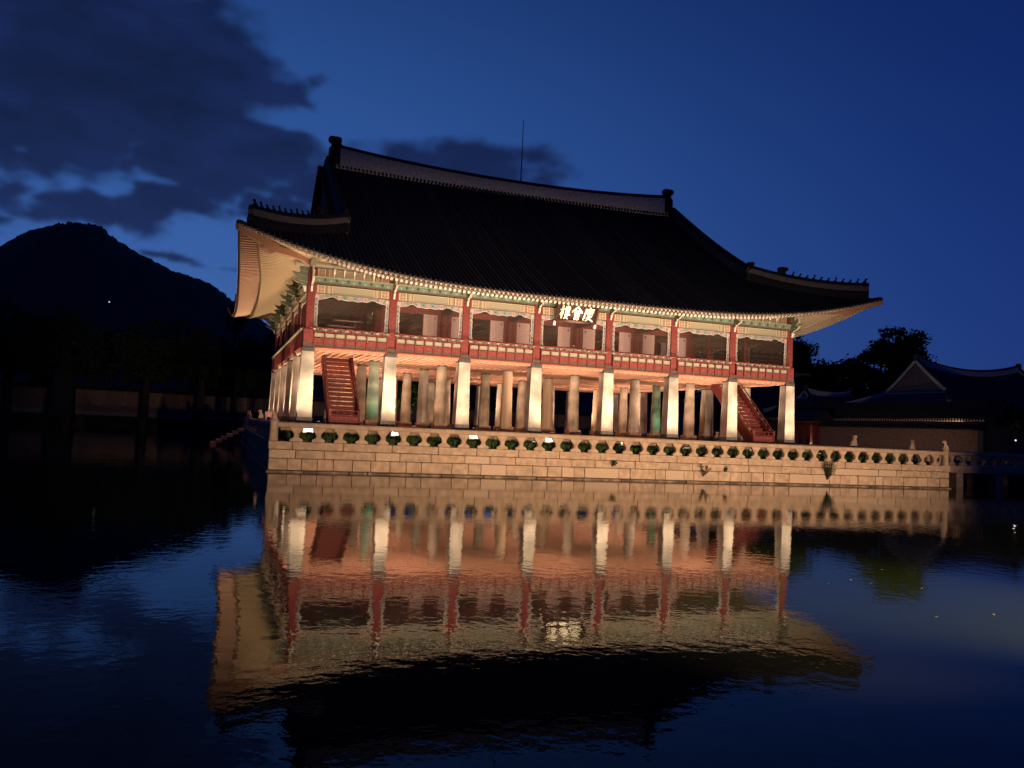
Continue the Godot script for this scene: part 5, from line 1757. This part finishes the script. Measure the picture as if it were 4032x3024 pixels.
func right_bank() -> void:
	tiled_wall("palace_wall", Vector3(62, 0, -7.6), Vector3(62, 0, -29.0), 1.4, 4.32, 0.62, "low brown palace wall with a tiled coping on the right bank behind the bridge")
	# the gate to the left of it
	var g := thing("palace_gate", Vector3(62, 1.4, -31.2), "dark gate with a narrow red lit doorway at the far end of the right wall", "gate")
	var fr := MB.new()
	for z in [-1.9, -0.95, 0.95, 1.9]:
		fr.block(T(0, 1.7, z), Vector3(0.4, 3.4, 0.36), 0.03)
	fr.box(Vector3(0, 3.3, 0), Vector3(0.4, 0.4, 4.2))
	shape("frame", fr, M["red_dark"], g)
	for s in [-1.0, 1.0]:
		var b := MB.new()
		b.block(T(0, 1.55, s * 1.43), Vector3(0.12, 3.1, 0.6), 0.02)
		shape("side_panel", b, M["red_dark"], g)
	var dl := MB.new()
	dl.block(T(0, 1.55, -0.36), Vector3(0.14, 3.1, 0.82), 0.02)
	shape("door_leaf", dl, M["red_dark"], g)
	var rr := MB.new()
	rr.prism(Transform3D(Basis(Vector3(1, 0, 0), Vector3.UP, Vector3(0, 0, 1)), Vector3(0, 3.6, 0)), PackedVector2Array([Vector2(-1.7, 0), Vector2(1.7, 0), Vector2(1.7, 0.14), Vector2(0, 1.3), Vector2(-1.7, 0.14)]), 5.6)
	shape("gate_roof", rr, M["tile"], g)
	var bk := thing("lit_screen", Vector3(63.7, 1.4, -33.6), "red panel lit by a lamp behind the gate opening", "screen wall")
	var sb := MB.new()
	sb.block(T(0, 2.2, 0), Vector3(0.3, 2.2, 3.0), 0.02)
	shape("panel", sb, M["red_wood"], bk)
	var sl := MB.new()
	sl.block(T(0, 0.55, 0), Vector3(0.34, 1.1, 3.0), 0.02)
	shape("base", sl, M["plaster"], bk)
	var lp := thing("yard_lamp", Vector3(62.75, 1.4, -34.3), "lamp behind the gate that lights the red screen", "lamp")
	head(lp, Vector3(0, 0.4, 0), Vector3(63.6, 3.0, -33.4), 75.0, 7.0, Color(1.0, 0.7, 0.5), 0.8)
	person(Vector3(60.6, 1.4, -29.9), 1.72, 1.2, "person in dark clothes standing before the lit gate, the taller one", M["leaf_dark"])
	person(Vector3(60.2, 1.4, -30.7), 1.6, 0.6, "person in dark clothes standing before the gate, to the left of the taller one", M["tile"])
	# the corridor behind the wall, whose eaves catch a little light
	var c := thing("corridor", Vector3(66.0, 1.4, -25), "long low corridor with a dark tiled roof behind the right wall", "building", "dark palace halls beyond the right wall")
	var cw := MB.new()
	cw.box(Vector3(0, 1.9, 0), Vector3(3.6, 3.8, 33.0))
	shape("wall", cw, M["brown_wood"], c)
	var cr := MB.new()
	cr.prism(Transform3D(Basis(Vector3(1, 0, 0), Vector3.UP, Vector3(0, 0, 1)), Vector3(0, 3.75, 0)), PackedVector2Array([Vector2(-3.0, 0), Vector2(3.0, 0), Vector2(3.0, 0.14), Vector2(1.4, 1.0), Vector2(0.1, 2.2), Vector2(-0.1, 2.2), Vector2(-1.4, 1.0), Vector2(-3.0, 0.14)]), 34.5)
	shape("roof", cr, M["tile"], c)
	var tr := MB.new()
	var te := MB.new()
	for i in 100:
		var z := -17.0 + 0.34 * i
		tr.tube([Vector3(-3.05, 3.92, z), Vector3(-1.4, 4.82, z), Vector3(-0.1, 6.0, z)], [0.09, 0.09, 0.09], 5)
		te.box(Vector3(-3.03, 3.83, z + 0.17), Vector3(0.04, 0.14, 0.2))
		te.prism(Transform3D(Basis(Vector3(0, 0, -1), Vector3.UP, Vector3(1, 0, 0)), Vector3(-3.02, 3.9, z + 0.17)), PackedVector2Array([Vector2(-0.08, 0), Vector2(0.08, 0), Vector2(0, 0.2)]), 0.03)
	kind(shape("roof_tiles", tr, M["tile_old"], c), "stuff")
	kind(shape("eaves_tile_ends", te, M["granite"], c), "stuff")
	var wash := thing("eaves_lamp", Vector3(62.0, 4.9, -8.8), "small lamp on the end of the right wall that grazes the corridor eaves", "lamp")
	head(wash, Vector3(0.4, 0.25, 0), Vector3(63.0, 5.2, -26.0), 20.0, 30.0, Color(1.0, 0.62, 0.36), 0.6, 0.2)
	hall("gabled_hall", Vector3(89.4, 1.4, -33.4), 26.0, 18.0, 5.4, 6.7, 1.2, "dark palace hall whose pale gable end faces the pond")
	hall("far_hall", Vector3(81.0, 1.4, -62.0), 28.0, 15.0, 5.6, 6.6, 0.6, "dark palace hall behind the corridor, left of the gabled one")
	hall("near_hall", Vector3(78.0, 1.4, -47.0), 16.0, 10.0, 4.2, 4.0, 0.4, "low dark hall between the corridor and the other halls")
	var ef := thing("added_east_floodlight", Vector3(37.6, TF, -9.0), "added floodlight at the east edge of the island to brighten the right wall", "floodlight")  # extra light for the right wall, added where no lamp is known
	head(ef, Vector3(0, 1.3, 0), Vector3(62.0, 3.4, -20.0), 38.0, 120.0, Color(1.0, 0.68, 0.45), 0.7)
	var yl := thing("added_yard_floodlight", Vector3(71.0, 1.4, -25.0), "added floodlight in the yard behind the corridor to brighten the pale gable", "floodlight")  # unseen lamp added to lift the gable out of the dark
	head(yl, Vector3(0, 0.6, 0), Vector3(79.5, 11.0, -33.4), 60.0, 11.0, Color(1.0, 0.8, 0.66))
	# a lamp at the right edge
	var l := thing("garden_lamp", Vector3(62.0, 1.4, -4.0), "small white lamp glowing among dark shrubs at the right edge", "lamp")
	var po := MB.new()
	po.tube([Vector3.ZERO, Vector3(0, 2.03, 0)], [0.05, 0.04], 6)
	shape("post", po, M["iron"], l)
	var gb := MB.new()
	gb.lathe(T(0, 2.13, 0), [Vector2(0, -0.075), Vector2(0.055, -0.055), Vector2(0.075, 0), Vector2(0.055, 0.055), Vector2(0, 0.075)], 10)
	shape("lamp_globe", gb, lens_mat(Color(1.0, 0.9, 0.95), 1.2), l)
	var ol := OmniLight3D.new()
	ol.position = Vector3(0, 2.13, 0)
	ol.light_energy = 0.5
	ol.light_color = Color(1.0, 0.92, 0.95)
	ol.omni_range = 40.0
	ol.omni_attenuation = 2.0
	ol.light_size = 0.1
	ol.shadow_enabled = true
	put(ol, "lamp_light", l)
	# trees
	var grp := "dark trees beyond the palace halls"
	tree("tree", Vector3(97.0, 1.4, -54.0), 19.6, Vector3(5.0, 6.4, 5.0), "tall round dark tree rising behind the palace halls at the right", grp, 31, 85, 150, 0.6, 0.4)
	tree("tree", Vector3(89.5, 1.4, -57.0), 14.6, Vector3(5.5, 4.5, 5.0), "lower dark tree left of the tall round one behind the halls", grp, 32, 80, 130, 0.6, 0.4)
	tree("tree", Vector3(83.0, 1.4, -66.0), 19.0, Vector3(7.0, 7.0, 6.0), "broad dark tree showing beside the right end of the pavilion", grp, 33, 110, 170, 0.6, 0.45)
	tree("tree", Vector3(76.0, 1.4, -68.0), 19.0, Vector3(7.0, 7.5, 6.0), "broad dark tree partly behind the right end of the pavilion", grp, 34, 110, 150, 0.6, 0.45)
	tree("tree", Vector3(66.0, 1.4, -74.0), 19.5, Vector3(7.0, 7.5, 6.0), "broad dark tree hidden behind the pavilion apart from gaps in its upper storey", grp, 38, 110, 130, 0.6, 0.45)
	tree("tree", Vector3(104.0, 1.4, -52.0), 13.0, Vector3(5.0, 4.5, 5.0), "dark tree behind the ridge of the gabled hall", grp, 35, 70, 120, 0.6, 0.4)
	tree("shrub", Vector3(65.4, 1.4, -4.0), 6.2, Vector3(2.6, 2.6, 3.4), "tall dark shrub beside the near end of the right wall", "dark shrubs at the right edge", 36, 50, 60, 0.3, 0.15)
	tree("shrub", Vector3(63.6, 1.4, 2.6), 4.6, Vector3(2.4, 2.2, 3.2), "dark shrub at the very right edge by the lamp", "dark shrubs at the right edge", 37, 50, 60, 0.3, 0.15)

func left_bank() -> void:
	tiled_wall("north_wall", Vector3(60, 0, -88), Vector3(-60, 0, -88), 1.4, 5.2, 0.6, "long dim palace wall along the far bank on the left", "wall_dim")
	var spots := [[-33.0, -84.0, 12.0, 0.5, "dark tree with a thin trunk before the far wall, first from the left"], [-25.5, -80.0, 15.0, 1.5, "dark tree with the thickest trunk before the far wall"], [-15.0, -82.0, 13.0, 0.5, "dark tree before the middle of the far wall"], [-7.5, -82.5, 13.0, 0.6, "dark tree before the far wall nearest the pavilion"],
		[-40.0, -84.0, 13.0, 0.6, "dark tree at the far left edge before the far wall"], [-2.5, -85.0, 11.0, 0.3, "slim dark tree beside the back of the pavilion"]]
	var i := 0
	for q in spots:
		i += 1
		tree("tree", Vector3(q[0], 1.4, q[1]), q[2], Vector3(5.0, q[2] * 0.34, 4.5), q[4], "dark trees along the far bank", 50 + i, 70, 60, 0.55, q[3])
	for k in 14:
		var x := -46.0 + 8.2 * k
		tree("tree", Vector3(x, 1.4, -98.0 - 6.0 * (k % 3)), 15.0 + 3.0 * sin(k * 2.1), Vector3(6.5, 6.0, 5.0), "dark tree in the belt behind the far wall, %s from the left" % ORD[k], "tree belt behind the far wall", 70 + k % 5, 55, 50, 0.7, 0.4)
	tree("pine_tree", Vector3(-2.3, 1.4, -150.0), 25.0, Vector3(2.6, 3.0, 2.6), "small pine top standing above the mountain slope left of the eaves", "", 91, 24, 50, 0.5, 0.3)
	# seen between the pillars
	tree("tree", Vector3(14.3, 1.4, -38.5), 6.0, Vector3(2.4, 2.2, 2.0), "green lit small tree seen between the pillars behind the pavilion", "", 92, 40, 60, 0.24, 0.12)
	var lt := thing("tree_uplight", Vector3(13.3, 1.4, -36.2), "small uplight under the green tree behind the pavilion", "floodlight")
	head(lt, Vector3(0, 0.2, 0), Vector3(14.3, 4.2, -38.5), 40.0, 60.0, Color(0.8, 1.0, 0.3), 0.7)
	# alarm post on the west terrace
	var a := thing("alarm_post", Vector3(-1.5, TF, -9.0), "white box with a small red light at the left corner of the island", "alarm post")
	var b := MB.new()
	b.block(T(0, 1.1, 0), Vector3(0.46, 0.7, 0.2), 0.02)
	b.tube([Vector3(0, 0, 0), Vector3(0, 0.8, 0)], [0.05, 0.05], 6)
	shape("box", b, M["white_paint"], a)
	var rl := MB.new()
	rl.lathe(Transform3D(Basis(Vector3.RIGHT, PI / 2), Vector3(0, 1.22, 0.1)), [Vector2(0.1, 0.0), Vector2(0.09, 0.05), Vector2(0, 0.08)], 10)
	shape("red_light", rl, lens_mat(Color(1.0, 0.02, 0.03), 0.8), a)
	var pn := MB.new()
	pn.box(Vector3(0, 0.98, 0.104), Vector3(0.2, 0.2, 0.012))
	shape("panel", pn, M["iron"], a)

func floating_leaves() -> void:
	# pale leaves that drift on the water at the right
	var spots := [[1330, 1252], [1400, 1256], [1838, 1254], [1905, 1232], [1925, 1206], [1880, 1262], [1988, 1272], [2025, 1335], [2150, 1330], [1990, 1300], [1800, 1240], [1860, 1300]]
	var b := MB.new()
	b.quad(Vector3(-0.03, 0.006, 0.012), Vector3(0.0, 0.01, 0.03), Vector3(0.035, 0.006, -0.006), Vector3(0.0, 0.014, -0.027))
	var m := b.mesh()
	var places := [Vector3(1.97, 0, 37.2), Vector3(2.49, 0, 37.4), Vector3(9.94, 0, 35.3), Vector3(8.31, 0, 36.75), Vector3(7.45, 0, 38.6), Vector3(5.9, 0, 38.0), Vector3(6.77, 0, 38.1), Vector3(6.66, 0, 37.7), Vector3(11.4, 0, 36.2), Vector3(5.69, 0, 40.6), Vector3(6.86, 0, 40.6)]
	var words := ["farthest left", "second from the left", "farthest out", "second farthest out", "above the greenish glow", "third from the left", "fifth from the left", "fourth from the left", "at the right edge", "nearest the viewer in the greenish glow", "in the middle of the greenish glow"]
	for i in places.size():
		var o := part("floating_leaf", m, M["dead_leaf"], self, Transform3D(Basis(Vector3.UP, i * 1.9), places[i] + Vector3(0, 0.012, 0)))
		tag(o, "tiny pale leaf floating on the dark water, " + words[i], "leaf", "leaves floating on the water")

func _ready() -> void:
	rng.seed = 20
	var cam := Camera3D.new()
	cam.position = Vector3(-4.82, 2.60, 50.455)
	cam.rotation = Vector3(0.0521, -0.3393, 0.0468)
	cam.fov = 49.73
	cam.near = 0.1
	cam.far = 4000.0
	put(cam, "camera", self)
	var we := WorldEnvironment.new()
	var env := Environment.new()
	var sky := Sky.new()
	var pm := PanoramaSkyMaterial.new()
	pm.panorama = sky_texture()
	pm.energy_multiplier = 1.0
	sky.sky_material = pm
	env.background_mode = Environment.BG_SKY
	env.sky = sky
	env.background_energy_multiplier = 1.0
	env.tonemap_mode = Environment.TONE_MAPPER_LINEAR
	env.tonemap_exposure = 1.0
	env.sdfgi_enabled = true
	env.ssao_enabled = true
	env.ssil_enabled = true
	we.environment = env
	put(we, "environment", self)
	var sun := DirectionalLight3D.new()
	sun.rotation_degrees = Vector3(-8, -170, 0)
	sun.light_color = Color(0.7, 0.8, 1.0)
	sun.light_energy = 0.0006
	sun.light_angular_distance = 90.0
	sun.shadow_enabled = true
	put(sun, "afterglow", self)
	materials()
	lights()
	water()
	mountain()
	terrace()
	pavilion()
	stair("left_staircase", 2.25, "red wooden staircase between the first two front pillars on the left")
	stair("right_staircase", 31.75, "red wooden staircase between the last two front pillars on the right")
	name_board()
	balustrades()
	planting()
	weed(Vector3(15.35, 0.72, 10.12), 0.5, 6, "small weed in the terrace wall below the middle of the balustrade")
	weed(Vector3(21.0, 0.3, 10.12), 0.85, 8, "dark weed reaching the waterline right of the middle of the terrace wall")
	weed(Vector3(22.4, 0.62, 10.12), 0.35, 4, "smallest weed in the terrace wall, right beside a taller one")
	weed(Vector3(29.55, 0.32, 10.14), 1.4, 30, "tallest leafy weed on the right part of the terrace wall")
	right_bank()
	left_bank()
	floating_leaves()
